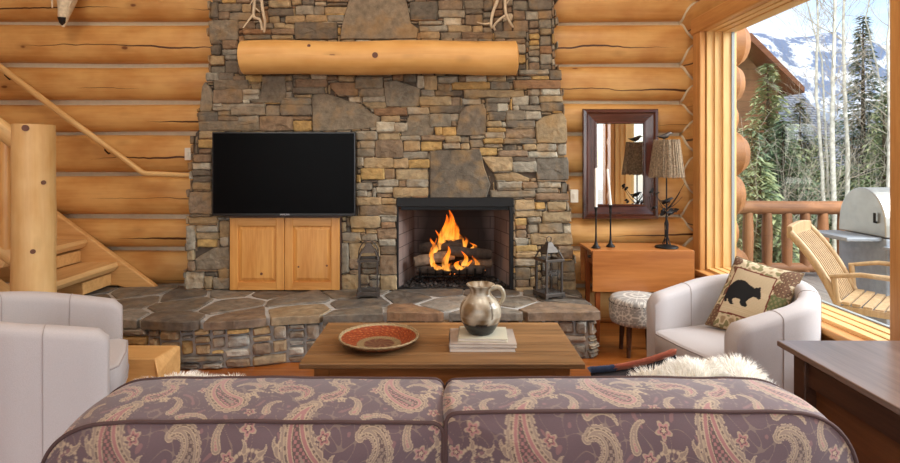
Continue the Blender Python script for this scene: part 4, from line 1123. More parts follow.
leaf(cy1+.021, cxa, cxb, .42, cz-.002).build('drop_leaf', 'cherry', cn, bevel=.003)
m = MB(); m.span((cxa+.06, cy0+.03, .6), (cxb-.06, cy0+.045, cz-.02)); m.span((cxa+.06, cy1-.045, .6), (cxb-.06, cy1-.03, cz-.02)); m.span((cxb-.075, cy0+.03, .6), (cxb-.06, cy1-.03, cz-.02)); m.build('apron', 'cherry_z', cn)
dr = bpy.data.objects.new('drawer', None); COL.objects.link(dr); dr.parent = cn; dr.location = Vector((cxa+.05, 4.68, .6))-cn.location
m = MB(); m.span((cxa+.035, cy0+.05, .61), (cxa+.06, cy1-.05, cz-.028)); m.build('front', 'cherry_z', dr, bevel=.003)
m = MB(); m.tube([(cxa+.035, 4.68, .67), (cxa+.012, 4.68, .67)], .012, seg=12); m.build('knob', 'bronze_iron', dr)
for x in (cxa+.03, cxb-.07):
    for y in (cy0+.0, cy1-.04):
        m = MB(); w = .018; x_ = x+.0; V = []
        for zz, ww in ((.001, .013), (.45, .02), (.6, .02), (.73, .02)): V += [(x_+.02-ww, y+.02-ww, zz), (x_+.02+ww, y+.02-ww, zz), (x_+.02+ww, y+.02+ww, zz), (x_+.02-ww, y+.02+ww, zz)]
        m.add(V, [(k*4+j, k*4+(j+1) % 4, (k+1)*4+(j+1) % 4, (k+1)*4+j) for k in range(3) for j in range(4)]+[(3,2,1,0), (12,13,14,15)]); m.build('leg', 'cherry_z', cn, bevel=.002)
# mirror
my = 4.97; mx0, mx1, mz0, mz1 = XP(582.5, my), XP(658, my), ZP(219, my), ZP(109, my)
mir = thing('wall_mirror', 'tall rectangular mirror in a wide dark mahogany frame on the log wall', 'mirror', ((mx0+mx1)/2, my, mz0))
fp = [(0, .0), (0, .028), (.006, .04), (.03, .044), (.04, .034), (.045, .03), (.11, .018), (.115, .026), (.125, .028), (.132, .016), (.134, .0)]   # inward, outward
for side in range(4):
    m = MB(); V = []
    for d, o_ in fp:
        if side == 0: a, b = (mx0+d, mz0+d), (mx1-d, mz0+d)
        elif side == 1: a, b = (mx1-d, mz0+d), (mx1-d, mz1-d)
        elif side == 2: a, b = (mx1-d, mz1-d), (mx0+d, mz1-d)
        else: a, b = (mx0+d, mz1-d), (mx0+d, mz0+d)
        V += [(a[0], my-o_+.02, a[1]), (b[0], my-o_+.02, b[1])]
    n_ = len(fp); m.add(V, [(2*k, 2*k+1, 2*k+3, 2*k+2) for k in range(n_-1)]+[(2*(n_-1), 2*(n_-1)+1, 1, 0)])
    m.build('frame_rail' if side % 2 == 0 else 'frame_stile', 'mahogany_x' if side % 2 == 0 else 'mahogany', mir)
mm, nt, b = new_mat('mirror_silver'); b.inputs['Base Color'].default_value = (.9, .9, .88, 1); b.inputs['Metallic'].default_value = 1; b.inputs['Roughness'].default_value = .01; M['mirror'] = mm
m = MB(); m.span((mx0+.125, my+.006, mz0+.125), (mx1-.125, my+.016, mz1-.125)); m.build('mirror_glass', 'mirror', mir)
m = MB(); m.span((mx0+.02, my+.018, mz0+.02), (mx1-.02, my+.03, mz1-.02)); m.build('backing', 'dark_wood', mir)
# candlesticks with candles
for px, pt, pk, Y, lean, lab, labc in ((596, 168, 207, 4.60, 0, 'slender black metal candlestick at the left end of the drop-leaf table', 'tall straight white candle in the left candlestick'),
                                 (610.5, 169, 205, 4.66, -.025, 'slender black metal candlestick standing second from the left, holding the leaning candle', 'slightly leaning white candle in the second candlestick')):
    X = XP(px, Y); zk = ZP(pk, Y); h = zk-cz
    m = MB(); m.lathe([(.001, 0), (.036, 0), (.038, .006), (.03, .012), (.016, .03), (.009, .06), (.007, .12), (.0065, h*.75), (.008, h-.07), (.013, h-.06), (.009, h-.045), (.012, h-.02), (.018, h-.003), (.018, h), (.001, h)], (X, Y, cz+.0005), seg=18)
    tag(m.build('candlestick', 'black_iron'), lab, 'candlestick', 'candlesticks')
    zc1 = ZP(pt, Y)
    m = MB(); m.tube([(X, Y, zk+.001), (X+lean*.5, Y, (zk+zc1)/2), (X+lean, Y, zc1-.004), (X+lean, Y, zc1)], [.0115, .011, .009, .004], seg=14); 
    m.tube([(X+lean, Y, zc1-.002), (X+lean, Y, zc1+.008)], .001, seg=5)
    tag(m.build('candle', 'wax'), labc, 'candle', 'candles')
# lamp
LX, LY = XP(666.5, 4.62), 4.62
lp = thing('table_lamp', 'table lamp with twig shade and black metal branch stem on the drop-leaf table', 'lamp', (LX, LY, cz))
m = MB(); m.lathe([(.001, 0), (.092, 0), (.094, .006), (.088, .014), (.03, .024), (.012, .03), (.001, .03)], (LX, LY, cz+.0005), seg=32); m.build('base', 'black_iron', lp)
zs0, zs1 = ZP(177, LY), ZP(140, LY)
m = MB(); m.tube([(LX, LY, cz+.02), (LX, LY, zs1-.01)], .006, seg=8)
lr = random.Random(3)
for k in range(7):
    a = k*.9; m.tube([(LX+.035*math.cos(a), LY+.03*math.sin(a), cz+.02), (LX+.012*math.cos(a+1), LY+.012*math.sin(a+1), cz+.1), (LX+.016*math.cos(a+2), LY, cz+.2), (LX+.01*math.cos(a), LY, cz+.26)], .0035, seg=5)
m.build('stem', 'black_iron', lp)
m = MB()
for px, py in ((683, 183), (679, 192), (672, 197), (655, 196), (652, 190), (684, 197), (660, 205), (676, 208)):
    e = Vector((XP(px, LY), LY+lr.uniform(-.05, .03), ZP(py, LY)+.0)); s0 = Vector((LX, LY, ZP(lr.uniform(205, 214), LY)))
    branch(m, [s0, (s0+e)/2+Vector((0, 0, -.015)), e], .004, .0018, 5)
m.build('branch', 'black_iron', lp)
def leafm(m, c, r, nrm):
    c = Vector(c); nrm = Vector(nrm).normalized(); u = nrm.orthogonal().normalized(); v = nrm.cross(u); V = [c]
    for k in range(8):
        a = 2*PI*k/8; V.append(c+u*math.cos(a)*r*1.3+v*math.sin(a)*r*.75+nrm*(.004*math.cos(2*a)))
    V2 = [q-nrm*.002 for q in V]; fs = [(0, k+1, (k+1) % 8+1) for k in range(8)]; fs2 = [(9, 9+(k+1) % 8+1, 9+k+1) for k in range(8)]
    m.add(V+V2, fs+fs2+[(k+1, 10+k, 10+(k+1) % 8, (k+1) % 8+1) for k in range(8)])
m = MB()
for k in range(16):
    px, py = lr.choice(((652, 193), (656, 195), (649, 190), (660, 205), (655, 208), (671, 212), (663, 212), (652, 213), (668, 208), (675, 210)))
    leafm(m, (XP(px+lr.uniform(-3, 3), LY), LY+lr.uniform(-.05, .04), ZP(py+lr.uniform(-3, 3), LY)), lr.uniform(.012, .022), (lr.uniform(-1, 1), -1, lr.uniform(-1, 1)))
m.build('leaves', 'black_iron', lp)
def bird(m, c, s, d=1):
    c = Vector(c)
    m.tube([c+Vector((-d*s*1.1, 0, s*.1)), c+Vector((-d*s*.5, 0, 0)), c, c+Vector((d*s*.45, 0, s*.2)), c+Vector((d*s*.75, 0, s*.45)), c+Vector((d*s*.98, 0, s*.52)), c+Vector((d*s*1.3, 0, s*.45))], [s*.06, s*.22, s*.42, s*.36, s*.26, s*.2, s*.03], seg=10, dome=.004)
m = MB(); bird(m, (XP(665.5, LY), LY-.02, ZP(201, LY)), .045); m.build('perched_bird', 'black_iron', lp)
m = MB(); bird(m, (XP(664, LY), LY, ZP(139, LY)+.02), .055); m.tube([(XP(664, LY), LY, zs1-.015), (XP(664, LY), LY, ZP(139, LY)+.01)], .004, seg=6); m.build('bird_finial', 'bronze_iron', lp)
m = MB(); R0, R1 = XP(681, LY)-LX-.0, .095
R0 = .135
for k in range(150):
    a = 2*PI*k/150+lr.uniform(-.02, .02); b = a+lr.uniform(-.06, .06); q = lr.uniform(-.004, .004); e = lr.uniform(-.006, .006)
    m.tube([(LX+(R0+q)*math.cos(a), LY+(R0+q)*math.sin(a), zs0+e), (LX+((R0+R1)/2+q)*math.cos((a+b)/2), LY+((R0+R1)/2+q)*math.sin((a+b)/2), (zs0+zs1)/2), (LX+(R1+q)*math.cos(b), LY+(R1+q)*math.sin(b), zs1+e)], lr.uniform(.003, .0045), seg=5)
m.lathe([(R0-.006, .002), (R1-.006, zs1-zs0-.002)], (LX, LY, zs0), seg=40)
m.lathe([(R1-.006, zs1-zs0-.002), (.004, zs1-zs0-.004)], (LX, LY, zs0), seg=40)
m.build('lamp_shade', 'twig', lp, fixn=False)

# ------------------------------------------------------------------ round footstool
ox, oy, orr = XP(611, 4.25)+.215, 4.28, .21
ot = thing('round_footstool', 'round white patterned footstool on dark legs under the drop-leaf table', 'footstool', (ox, oy, 0))
def otto_mat():
    mt, nt, b = new_mat('lattice_print_fabric'); tc = N(nt, 'ShaderNodeTexCoord')
    uv = N(nt, 'ShaderNodeVertexColor'); uv.layer_name = 'Col'
    t = tex(nt, tc.outputs['Object'], 150, 2); L(nt, mixc(nt, 1, uv.outputs[0], ramp(nt, t.outputs[0], [(.3, (.9,)*3), (.7, (1.08,)*3)]), 'MULTIPLY'), b.inputs['Base Color'])
    b.inputs['Roughness'].default_value = .9; return mt
zo0, zo1 = ZP(329, 4.1), ZP(295.5, 4.3)
def ocol(r, z, th):
    s = th*orr; q = s/.095; w_ = z/.085
    d = math.hypot((q % 1)-.5, (w_ % 1)-.5); ang = math.atan2((w_ % 1)-.5, (q % 1)-.5)
    l1 = abs(math.sin(ang*4)) < .32 and d < .52
    l2 = abs(d-.52) < .05
    return lin((208, 201, 190)) if (l1 or l2) else lin((150, 144, 138))
H = zo1-zo0; pr = [(.001, 0), (.17, 0), (.2, .006), (orr, .03)]+[(orr+.004*math.sin(PI*k/24), .03+(H-.07)*k/24) for k in range(1, 25)]+[(orr*.985, H-.02), (orr*.93, H-.005), (orr*.8, H+.002)]+[(orr*.8*(1-k/10), H+.002+.01*(k/10)) for k in range(1, 10)]+[(.001, H+.012)]
m = MB(); m.lathe(pr, (ox, oy, zo0), seg=160, colfn=lambda r, z, th: ocol(r, z, th) if r > .19 else (lin((208, 201, 190)) if (abs(math.sin(r*60)) < .25 or abs(math.sin(th*8)) < .15) else lin((150, 144, 138))))
m.build('cushion', otto_mat(), ot, fixn=False)
m = MB()
for k in range(44):
    a = 2*PI*k/44; m.tube([(ox+(orr+.001)*math.cos(a), oy+(orr+.001)*math.sin(a), zo0+H-.038), (ox+(orr+.006)*math.cos(a), oy+(orr+.006)*math.sin(a), zo0+H-.038)], .005, seg=6)
m.build('nailhead_trim', 'bronze_iron', ot)
for a in (.7, 2.3, 3.9, 5.5):
    m = MB(); m.tube([(ox+.13*math.cos(a), oy+.13*math.sin(a), zo0+.002), (ox+.145*math.cos(a), oy+.145*math.sin(a), .001)], [.022, .015], seg=10); m.build('leg', 'dark_wood', ot)
# ------------------------------------------------------------------ armchairs
def armchair(loc, rz, lab):
    t_ = thing('barrel_armchair', lab, 'armchair', loc, rz, 'barrel armchairs')
    R, T = .385, .105; fx = .36
    # path: from the front of the right arm (y=-) round the back to the left arm
    path_ = []
    n1, n2 = 8, 28
    for k in range(n1): path_.append((fx-(fx-.02)*k/n1, -(R-T/2)+.02*(1-k/n1), 0, -1))
    for k in range(n2+1):
        a = -PI/2-PI*k/n2; path_.append((.02+(R-T/2)*math.cos(a)*1.05, (R-T/2)*math.sin(a), math.cos(a), math.sin(a)))
    for k in range(n1-1, -1, -1): path_.append((fx-(fx-.02)*k/n1, (R-T/2)-.02*(1-k/n1), 0, 1))
    n = len(path_)-1; V = []; K = 22
    for i, (x, y, nx, ny) in enumerate(path_):
        s = abs(i/n*2-1)          # 1 at arm fronts, 0 at the back
        top = .775-.145*s**1.5
        th = T*(1.08 if s > .7 else 1)/2
        fr = max(0, (s-.96)/.04) # round the very front
        th *= (1-.25*fr); top -= .03*fr
        bot = .045+.0*fr
        ring = []
        # section: outer side up, rounded top, inner side down
        for k in range(K):
            if k < 7: q = k/6; ring.append((th*(1-.08*(1-q)), bot+(top-.05-bot)*q))
            elif k < 15: a = PI*(k-6)/9; ring.append((th*math.cos(a), top-.05+.05*math.sin(a)**.7 if math.sin(a) > 0 else top-.05))
            else: q = (k-15)/6; ring.append((-th, top-.05+(bot-top+.05)*q))
        for a, z in ring:
            V.append((x+nx*a, y+ny*a, z))
    fs = [(i*K+k, (i+1)*K+k, (i+1)*K+(k+1) % K, i*K+(k+1) % K) for i in range(n) for k in range(K)]
    fs += [tuple(range(K))[::-1], tuple(n*K+k for k in range(K))]
    m = lmb(); m.add(V, fs, smooth=True); o = m.build('shell', 'linen', t_)
    o.modifiers.new('b', 'BEVEL').width = .02; o.modifiers['b'].segments = 3; o.modifiers['b'].limit_method = 'ANGLE'; o.modifiers['b'].angle_limit = 1.2
    # seams down the outside and inside
    m = lmb()
    for i in (n1//2+2, n-n1//2-2, n//2-7, n//2+7):
        m = lmb()
        pts = [Vector(V[i*K+k]) for k in range(0, K-1)]
        x, y, nx, ny = path_[i]
        cc = Vector((x, y, .4))
        m.tube([q+Vector((nx*.001*(1 if k < 10 else -1), ny*.001*(1 if k < 10 else -1), .001)) for k, q in enumerate(pts)], .0018, seg=5)
        m.build('seam', 'seam', t_)
    m = lmb(); pts = []
    inn = R-T-.002
    for k in range(20): a = PI/2+PI*k/19; pts.append((.02+inn*math.cos(a)*1.0, inn*math.sin(a)))
    xf = .40; pts = pts+[(.2, -inn+.01), (xf-.03, -inn+.02), (xf, -inn+.06), (xf+.012, 0), (xf, inn-.06), (xf-.03, inn-.02), (.2, inn-.01)]
    def cush(z0, z1, name, sc_=1):
        m = lmb(); q = len(pts); V = []
        prof = [(.94, z0), (1, z0+.015), (1, z1-.03), (.985, z1-.01), (.94, z1), (.6, z1+.012), (.25, z1+.018)]
        for s_, z in prof: V += [(.03+(x-.03)*s_*1, y*s_, z) for x, y in pts]
        V.append((.03, 0, z1+.02)); b0 = (len(prof)-1)*q
        fs = [(i*q+k, i*q+(k+1) % q, (i+1)*q+(k+1) % q, (i+1)*q+k) for i in range(len(prof)-1) for k in range(q)]+[tuple(range(q))[::-1]]+[(b0+k, b0+(k+1) % q, len(V)-1) for k in range(q)]
        m.add(V, fs, smooth=True); m.build(name, 'linen', t_)
        m = lmb()
        for s_, z in ((1.0, z0+.012), (.985, z1-.012)):
          m = lmb(); m.tube([(.03+(x-.03)*(s_+.003), y*(s_+.003), z) for x, y in pts]+[(.03+(pts[0][0]-.03)*s_, pts[0][1]*s_, z)], .004, seg=6, cap=False)
          m.build('piping', 'seam', t_)
    cush(.27, .43, 'seat_cushion')
    m = lmb(); m.span((.0, -inn+.01, .045), (.37, inn-.01, .268)); m.build('front_panel', 'linen', t_, bevel=.015)
    for x in (-.2, .3):
        for y in (-.24, .24):
            m = lmb(); m.tube([(x, y, .001), (x, y, .06)], [.014, .02], seg=10); m.build('foot', 'dark_wood', t_)
    return t_
ac = armchair((1.745, 3.32, 0), math.atan2(-.27, -.93), 'pale lilac-grey barrel armchair holding the bear pillow, by the window')
ac.scale = (1.05, 1.05, 1)
ac = armchair((-2.125, 2.90, 0), math.atan2(.42, .91), 'pale lilac-grey barrel armchair with empty seat, in front of the stairs at left')
ac.scale = (1, 1, 1.03)

# bear pillow
def pillow(name, lab, cat, center, u, v, su, sv, thick, colfn, mat, res=110, pinch=.06, group=None):
    u = Vector(u).normalized(); v = Vector(v); v = (v-u*v.dot(u)).normalized(); w = u.cross(v); c = Vector(center)
    t_ = thing(name, lab, cat, c, 0, group)
    m = MB()
    for side in (1, -1):
        def fn(a, b):
            x = a*2-1; y = b*2-1
            px = x*(1-pinch*(1-y*y)) ; py = y*(1-pinch*(1-x*x))
            d = thick*((1-x**4)*(1-y**4))**.55
            return c+u*px*su/2+v*py*sv/2+w*side*d
        m.grid(res, res, fn, (lambda a, b: colfn(a, b, side)))
    m.build('cover', mat, t_, fixn=False)
    m = MB(); pts = []
    for k in range(160):
        q = k/160*4; e = int(q); f = (q-e)*2-1
        x, y = ((f, -1), (1, f), (-f, 1), (-1, -f))[e]
        pts.append(c+u*x*(1-pinch*(1-y*y))*su/2+v*y*(1-pinch*(1-x*x))*sv/2)
    pts.append(pts[0]); m.tube(pts, .005, seg=6, cap=False)
    return t_, m
BEAR = [(135,270),(136,250),(146,225),(160,200),(180,182),(200,172),(222,170),(245,175),(262,190),(280,200),(292,208),(305,203),(312,206),(318,199),(324,206),(322,222),(325,240),(324,256),(315,262),(300,252),(288,250),(275,256),(262,264),(250,278),(258,290),(252,300),(238,300),(224,294),(218,284),(222,268),(205,262),(186,262),(180,270),(182,282),(188,290),(178,293),(165,288),(158,276),(154,262),(150,266),(152,276),(146,280),(138,279)]
def cp(x, y):   # crop point -> pillow (a,b), a right, b up
    x -= 175; y -= 40                      # TL corner; u=(325,68), v=(-135,335)
    det = 325*335-(-135)*68
    return ((x*335+135*y)/det, 1-(325*y-68*x)/det)
BP = [cp(x, y) for x, y in BEAR]
FRM = [cp(195, 105), cp(395, 155), cp(325, 365), cp(110, 325)]
def blob(a, b, cx, cy, rx, ry):
    return ((a-cx)/rx)**2+((b-cy)/ry)**2
C_ = {k: lin(v) for k, v in dict(cream=(208, 192, 160), sand=(196, 178, 146), black=(24, 24, 26), red=(112, 48, 38), brown=(112, 82, 62), dbrown=(84, 58, 46), green=(98, 104, 66), olive=(132, 126, 88), tan=(160, 136, 104)).items()}
cones = [cp(458, 140)+(.15, .11), cp(420, 205)+(.11, .1), cp(395, 270)+(.13, .14), cp(90, 330)+(.07, .13), cp(190, 70)+(.09, .07), cp(60, 370)+(.07, .06)]
def bearcol(a, b, side):
    if side < 0: return C_['olive']
    if inpoly(a, b, BP): return C_['black']
    ins = inpoly(a, b, FRM)
    e = 9
    for i in range(4):
        p, q = FRM[i], FRM[(i+1) % 4]; L2 = (q[0]-p[0])**2+(q[1]-p[1])**2
        t = max(0, min(1, ((a-p[0])*(q[0]-p[0])+(b-p[1])*(q[1]-p[1]))/L2)); e = min(e, math.hypot(a-p[0]-t*(q[0]-p[0]), b-p[1]-t*(q[1]-p[1])))
    if e < .010: return C_['red']
    if ins: return C_['cream'] if (int(b*110) % 2) else C_['sand']
    for i, (cx, cy, rx, ry) in enumerate(cones):
        if blob(a, b, cx, cy, rx, ry) < 1:
            sc_ = math.sin((a-cx)*95)*math.sin((b-cy)*80)
            if i == 2: return C_['green'] if sc_ > -.2 else C_['olive']
            return C_['brown'] if sc_ > -.15 else (C_['dbrown'] if sc_ > -.6 else C_['tan'])
    n_ = noise.noise(Vector((a*14, b*14, 2)))
    if n_ > .18: return C_['olive']
    if n_ < -.28: return C_['tan'] if a > .2 else C_['brown']
    return C_['cream'] if n_ > -.1 else C_['sand']
TLc, TRc, BLc = Vector((1.93, 3.76, .83)), Vector((2.13, 3.36, .79)), Vector((1.65, 3.53, .455))
def corner(px, py, Y): return P(px, py, Y)
TLc, TRc, BLc = corner(734, 256, 3.62), corner(801, 273, 3.30), corner(708, 325, 3.46)
uu = TRc-TLc; vv = TLc-BLc
pt_, pm_ = pillow('bear_pillow', 'square needlepoint throw pillow with a black bear and pine cones on the armchair', 'pillow', TLc+uu*.5-vv*.5, uu, vv, uu.length, vv.length*1.0, .062, bearcol, 'needle')
pm_.build('piping', plain('pillow_cord', (120, 100, 76), .9, var=.3, scale=90), pt_, fixn=False)

# ------------------------------------------------------------------ sofa
sf = thing('sofa', 'paisley upholstered sofa seen from behind in the foreground', 'sofa', (.01, 1.9, 0))
# paisley pattern painted as colour into a fine mesh
BASE, CRM, PNK, DRK, SAGE, ROSE = [np.array(lin(c)) for c in ((96, 78, 82), (172, 152, 127), (150, 104, 102), (70, 52, 58), (138, 120, 106), (160, 116, 112))]
TWX, TWY = .46, .37
def spine(cx, cy, L_, W_, ang, bend, tip=.04, n=16):
    """centres and radii of a curled teardrop whose round end sits at (cx, cy)"""
    out = []; x, y, a = cx, cy, ang
    for k in range(n):
        t = k/(n-1); out.append((x, y, W_*((1-t)**.85*(1-tip)+tip)*(1 if t > .12 else 1)))
        a += bend/n*(1+2.2*t); x += math.cos(a)*L_/n; y += math.sin(a)*L_/n
    return out
def sdf(u, v, sp):
    d = np.full(u.shape, 9.0); s = np.zeros(u.shape); cx, cy = sp[0][0], sp[0][1]
    mx_, my_ = sp[len(sp)//2][0], sp[len(sp)//2][1]
    du = (u-mx_+TWX/2) % TWX-TWX/2+mx_; dv = (v-my_+TWY/2) % TWY-TWY/2+my_
    for k, (x, y, r) in enumerate(sp):
        e = np.hypot(du-x, dv-y)-r; m_ = e < d; d = np.where(m_, e, d); s = np.where(m_, k/(len(sp)-1), s)
    ang = np.arctan2(dv-cy, du-cx)
    return d, s, ang, du, dv
def pat(u, v):
    n_ = u.shape[0]; wob = 1
    col = np.tile(BASE, (n_, 1)); v = v-.32
    sh = np.sin(u*31+np.sin(v*23)*2)*np.sin(v*37+u*11); col = col*(1+.05*sh[:, None])
    def put(mask, c, a=1.0): col[mask] = col[mask]*(1-a)+c*a
    def scallop(d, s, ang, dv, du, amp, fr): return d-amp*np.abs(np.sin(np.where(s > .02, s*fr*1.0, ang*fr*.28)))
    nn = np.sin(u*72+2.6*np.sin(v*46+1))+np.sin(v*66+2.6*np.sin(u*52)); put(np.abs(nn) < .09, SAGE, .5); put(nn > 1.8, ROSE, .35)
    # long curling stems with leaves
    for (cx, cy, L_, W_, ang, bend) in ((.02, .05, .22, .0035, 1.2, -3.6), (.28, .02, .20, .0035, 1.9, 3.4), (.24, .30, .18, .003, .3, 4.0), (.50, .24, .2, .003, 2.4, -3.2), (.12, .42, .17, .003, -.4, 3.8), (.40, .41, .15, .003, 3.0, 4.2)):
        sp = spine(cx, cy, L_, W_, ang, bend, .35, 22); d, s, a_, du, dv = sdf(u, v, sp)
        put(d < .0022, SAGE, .9); put(d < .0006, CRM)
        for j in (4, 8, 12, 16):
            x, y, r = sp[j]
            for sg in (-1, 1):
                q, s2, *_ = sdf(u, v, spine(x, y, .030, .0062, ang+sg*1.1+j*.25*np.sign(bend), sg*.8, .1, 6))
                put(q < .0012, CRM, .8); put(q < -.0012, SAGE)
    for (cx, cy, L_, W_, ang, bend) in ((.30, .17, .09, .010, 1.1, .9), (.33, .15, .09, .009, .5, -.9), (.03, .30, .08, .009, 2.3, 1.), (.47, .36, .08, .009, -1.4, .9), (.17, .05, .08, .009, -.2, 1.1), (.44, .08, .08, .009, 2.0, -1.), (.21, .37, .07, .008, .9, 1.), (.08, .17, .07, .008, 1.9, -1.)):
        d, s, a_, du, dv = sdf(u, v, spine(cx, cy, L_, W_, ang, bend, .08, 12))
        put(d < .003, CRM, .85); put(d < .0005, SAGE); put((d < -.0035), CRM, .7); put(d < -.0055, ROSE)
    # flowers
    for (cx, cy, R_, c) in ((.05, .12, .017, ROSE), (.235, .10, .015, PNK), (.47, .43, .016, ROSE), (.345, .28, .014, ROSE), (.17, .40, .014, PNK), (.015, .25, .013, CRM), (.50, .17, .013, PNK), (.30, .36, .012, PNK), (.10, .33, .012, ROSE), (.38, .06, .014, ROSE), (.26, .23, .012, CRM), (.43, .26, .011, PNK)):
        du = (u-cx+TWX/2) % TWX-TWX/2; dv = (v-cy+TWY/2) % TWY-TWY/2; r = np.hypot(du, dv); a = np.arctan2(dv, du)
        e = R_*(.78+.22*np.cos(5*a+cx*40)); put(r < e*1.3, CRM, .75); put(r < e, c); put(r < e*.62, DRK, .8); put(r < e*.38, CRM)
    # large nested teardrops
    for (cx, cy, L_, W_, ang, bend, c1) in ((.20, .035, .19, .033, 2.2, -.7, PNK), (.44, .215, .19, .029, 2.55, -.8, ROSE), (.37, .045, .12, .019, 1.0, 1.5, SAGE), (.10, .285, .12, .017, .5, -1.6, PNK), (.22, .24, .11, .015, .3, 1.4, ROSE)):
        sp = spine(cx, cy, L_, W_, ang, bend, .05, 26); d, s, a_, du, dv = sdf(u, v, sp); k = W_/.034
        sc_ = d-.0075*k*np.abs(np.sin(np.where(s > .03, s*30, a_*5)))
        put(sc_ < .014*k, CRM, .85); put(sc_ < .0105*k, SAGE); put(d < .0095*k, CRM, .8); put(d < .0072*k, DRK, .75)
        put((d < .0072*k) & (d > .0025*k) & (np.sin(np.where(s > .03, s*95, a_*16)) > .25), CRM, .7)
        put(d < .0018*k, CRM); put(d < -.0015*k, c1); put(d < -.010*k, CRM*.92); put(d < -.0125*k, DRK, .85)
        put((d < -.015*k) & (np.sin(du*420)*np.sin(dv*420) > .05), c1); put(d < -.026*k, SAGE)
    return col
def cushion(xc, w, inner):
    """inner = +1 if the neighbour is on +x side"""
    zb_, zt_ = .50, .875; T = .205; yb = 1.375
    def outline(npts):
        hw = w/2; H_ = zt_-zb_; pts = []
        rc = {(1, 1): .20 if inner < 0 else .035, (-1, 1): .20 if inner > 0 else .035, (1, -1): .06, (-1, -1): .06}
        zc = (zb_+zt_)/2; hh = H_/2
        seq = []
        for (sx, sz, a0) in ((1, 1, 0), (-1, 1, PI/2), (-1, -1, PI), (1, -1, 3*PI/2)):
            r = rc[(sx, sz)]; rx = r*.78; rz_ = min(r*.8, hh)
            ccx = xc+sx*(hw-rx); ccz = zc+sz*(hh-rz_)
            for k in range(25):
                a = a0+PI/2*k/24; seq.append((ccx+rx*math.cos(a), ccz+rz_*math.sin(a)))
        seq.append(seq[0]); d = [0]
        for p, q in zip(seq, seq[1:]): d.append(d[-1]+math.hypot(q[0]-p[0], q[1]-p[1]))
        s_ = np.linspace(0, d[-1], npts, endpoint=False)
        return np.interp(s_, d, [p[0] for p in seq]), np.interp(s_, d, [p[1] for p in seq])
    n = 1000; ox_, oz_ = outline(n)
    # gentle waviness of the sewn edge
    tilt = .030 if inner > 0 else .004
    wv = np.array([.0035*noise.noise(Vector((a*9, b*9, xc))) for a, b in zip(ox_, oz_)])
    oz2 = oz_+wv
    cx_, cz_ = xc, (zb_+zt_)/2
    # sag/crown of the long top edge
    crown = .006*np.cos((ox_-xc)/w*PI)*(oz_ > cz_)
    oz2 = oz2+crown
    rings = []; cols = []
    Rb, Rk = 160, 76
    bul = .05
    S = 1-np.linspace(0, 1, Rb+1)[:-1][::-1]**1.0*0
    fr = np.concatenate([np.linspace(0, .3, 11)[1:], np.linspace(.3, 1, 151)[1:]])      # 0 centre .. 1 edge
    P_ = []; U = []; Vv = []
    for f in fr:
        x = cx_+(ox_-cx_)*f; z = cz_+(oz2-cz_)*f; y = yb-bul*(1-f**3.2)*1.0
        y = y+.004*np.sin(x*23+z*11)*(1-f); z = z-tilt*np.clip((z-cz_)/.18, 0, 1)
        P_.append(np.stack([x, np.full(n, 0)+y, z], 1)); U.append(x); Vv.append(z)
    for k in range(1, Rk+1):
        t = k/Rk; pf = .012*math.sin(PI*t)
        # push outwards along the outline normal (approx. radial), band bulges
        dx = ox_-cx_; dz = (oz2-cz_)*2.2; l = np.hypot(dx, dz)
        x = ox_+dx/l*pf; z = oz2+dz/l*pf+(-.004*t)-tilt*(1-t)*np.clip((oz2-cz_)/.18, 0, 1)
        side = np.abs(ox_-cx_) > (w/2-.005)
        P_.append(np.stack([x, np.full(n, yb+T*t), z], 1)); 
        U.append(x*1.0+.0); Vv.append(z+T*t)
    for f in np.linspace(1, .0, 11)[1:]:
        f = max(f, .02); x = cx_+(ox_-cx_)*f; z = cz_+(oz2-cz_)*f; P_.append(np.stack([x, np.full(n, yb+T+.035*(1-f**3)), z-.004], 1)); U.append(x); Vv.append(z+T)
    Pn = np.concatenate(P_); Un = np.concatenate(U); Vn = np.concatenate(Vv)
    C = pat(Un-xc*1.0+(.03 if inner > 0 else .03), Vn*1.0-.40)
    m_ = len(P_)
    idx = np.arange(m_*n).reshape(m_, n); a = idx[:-1]; b = idx[1:]
    faces = np.stack([a, np.roll(a, -1, 1), np.roll(b, -1, 1), b], -1).reshape(-1, 4)
    nV = len(Pn); Pn = np.vstack([Pn, [[cx_, yb-bul, cz_]]]); C = np.vstack([C, C[:1]])
    cap_ = [(nV, int(idx[0, (j+1) % n]), int(idx[0, j])) for j in range(n)]
    me = bpy.data.meshes.new('back_cushion')
    loc = np.array(sf.location); nf = len(faces)
    me.vertices.add(len(Pn)); me.vertices.foreach_set('co', (Pn-loc).astype(np.float32).ravel())
    ct_ = np.array(cap_); me.loops.add(nf*4+len(ct_)*3); me.loops.foreach_set('vertex_index', np.concatenate([faces.ravel(), ct_.ravel()]).astype(np.int32))
    me.polygons.add(nf+len(ct_)); me.polygons.foreach_set('loop_start', np.concatenate([np.arange(nf)*4, nf*4+np.arange(len(ct_))*3]).astype(np.int32)); me.update(calc_edges=True)
    me.polygons.foreach_set('use_smooth', [True]*len(me.polygons))
    ca = me.color_attributes.new('Col', 'FLOAT_COLOR', 'POINT'); ca.data.foreach_set('color', np.hstack([C, np.ones((len(C), 1))]).astype(np.float32).ravel())
    me.materials.append(M['paisley']); o = bpy.data.objects.new('back_cushion', me); COL.objects.link(o); o.parent = sf
    m = MB()
    for yy, k in ((yb-.001, Rb-1), (yb+T+.001, Rb+Rk-1)):
        ring = P_[k][::5]; m.tube([(p[0], yy, p[2]) for p in ring]+[(ring[0][0], yy, ring[0][2])], .0052, seg=8, cap=False)
    m.v = [(p[0]-sf.location.x+ (0), p[1]-sf.location.y, p[2]-sf.location.z) for p in m.v]
    m.local = True; p_ = m.build('piping', 'pipe', o, fixn=False)
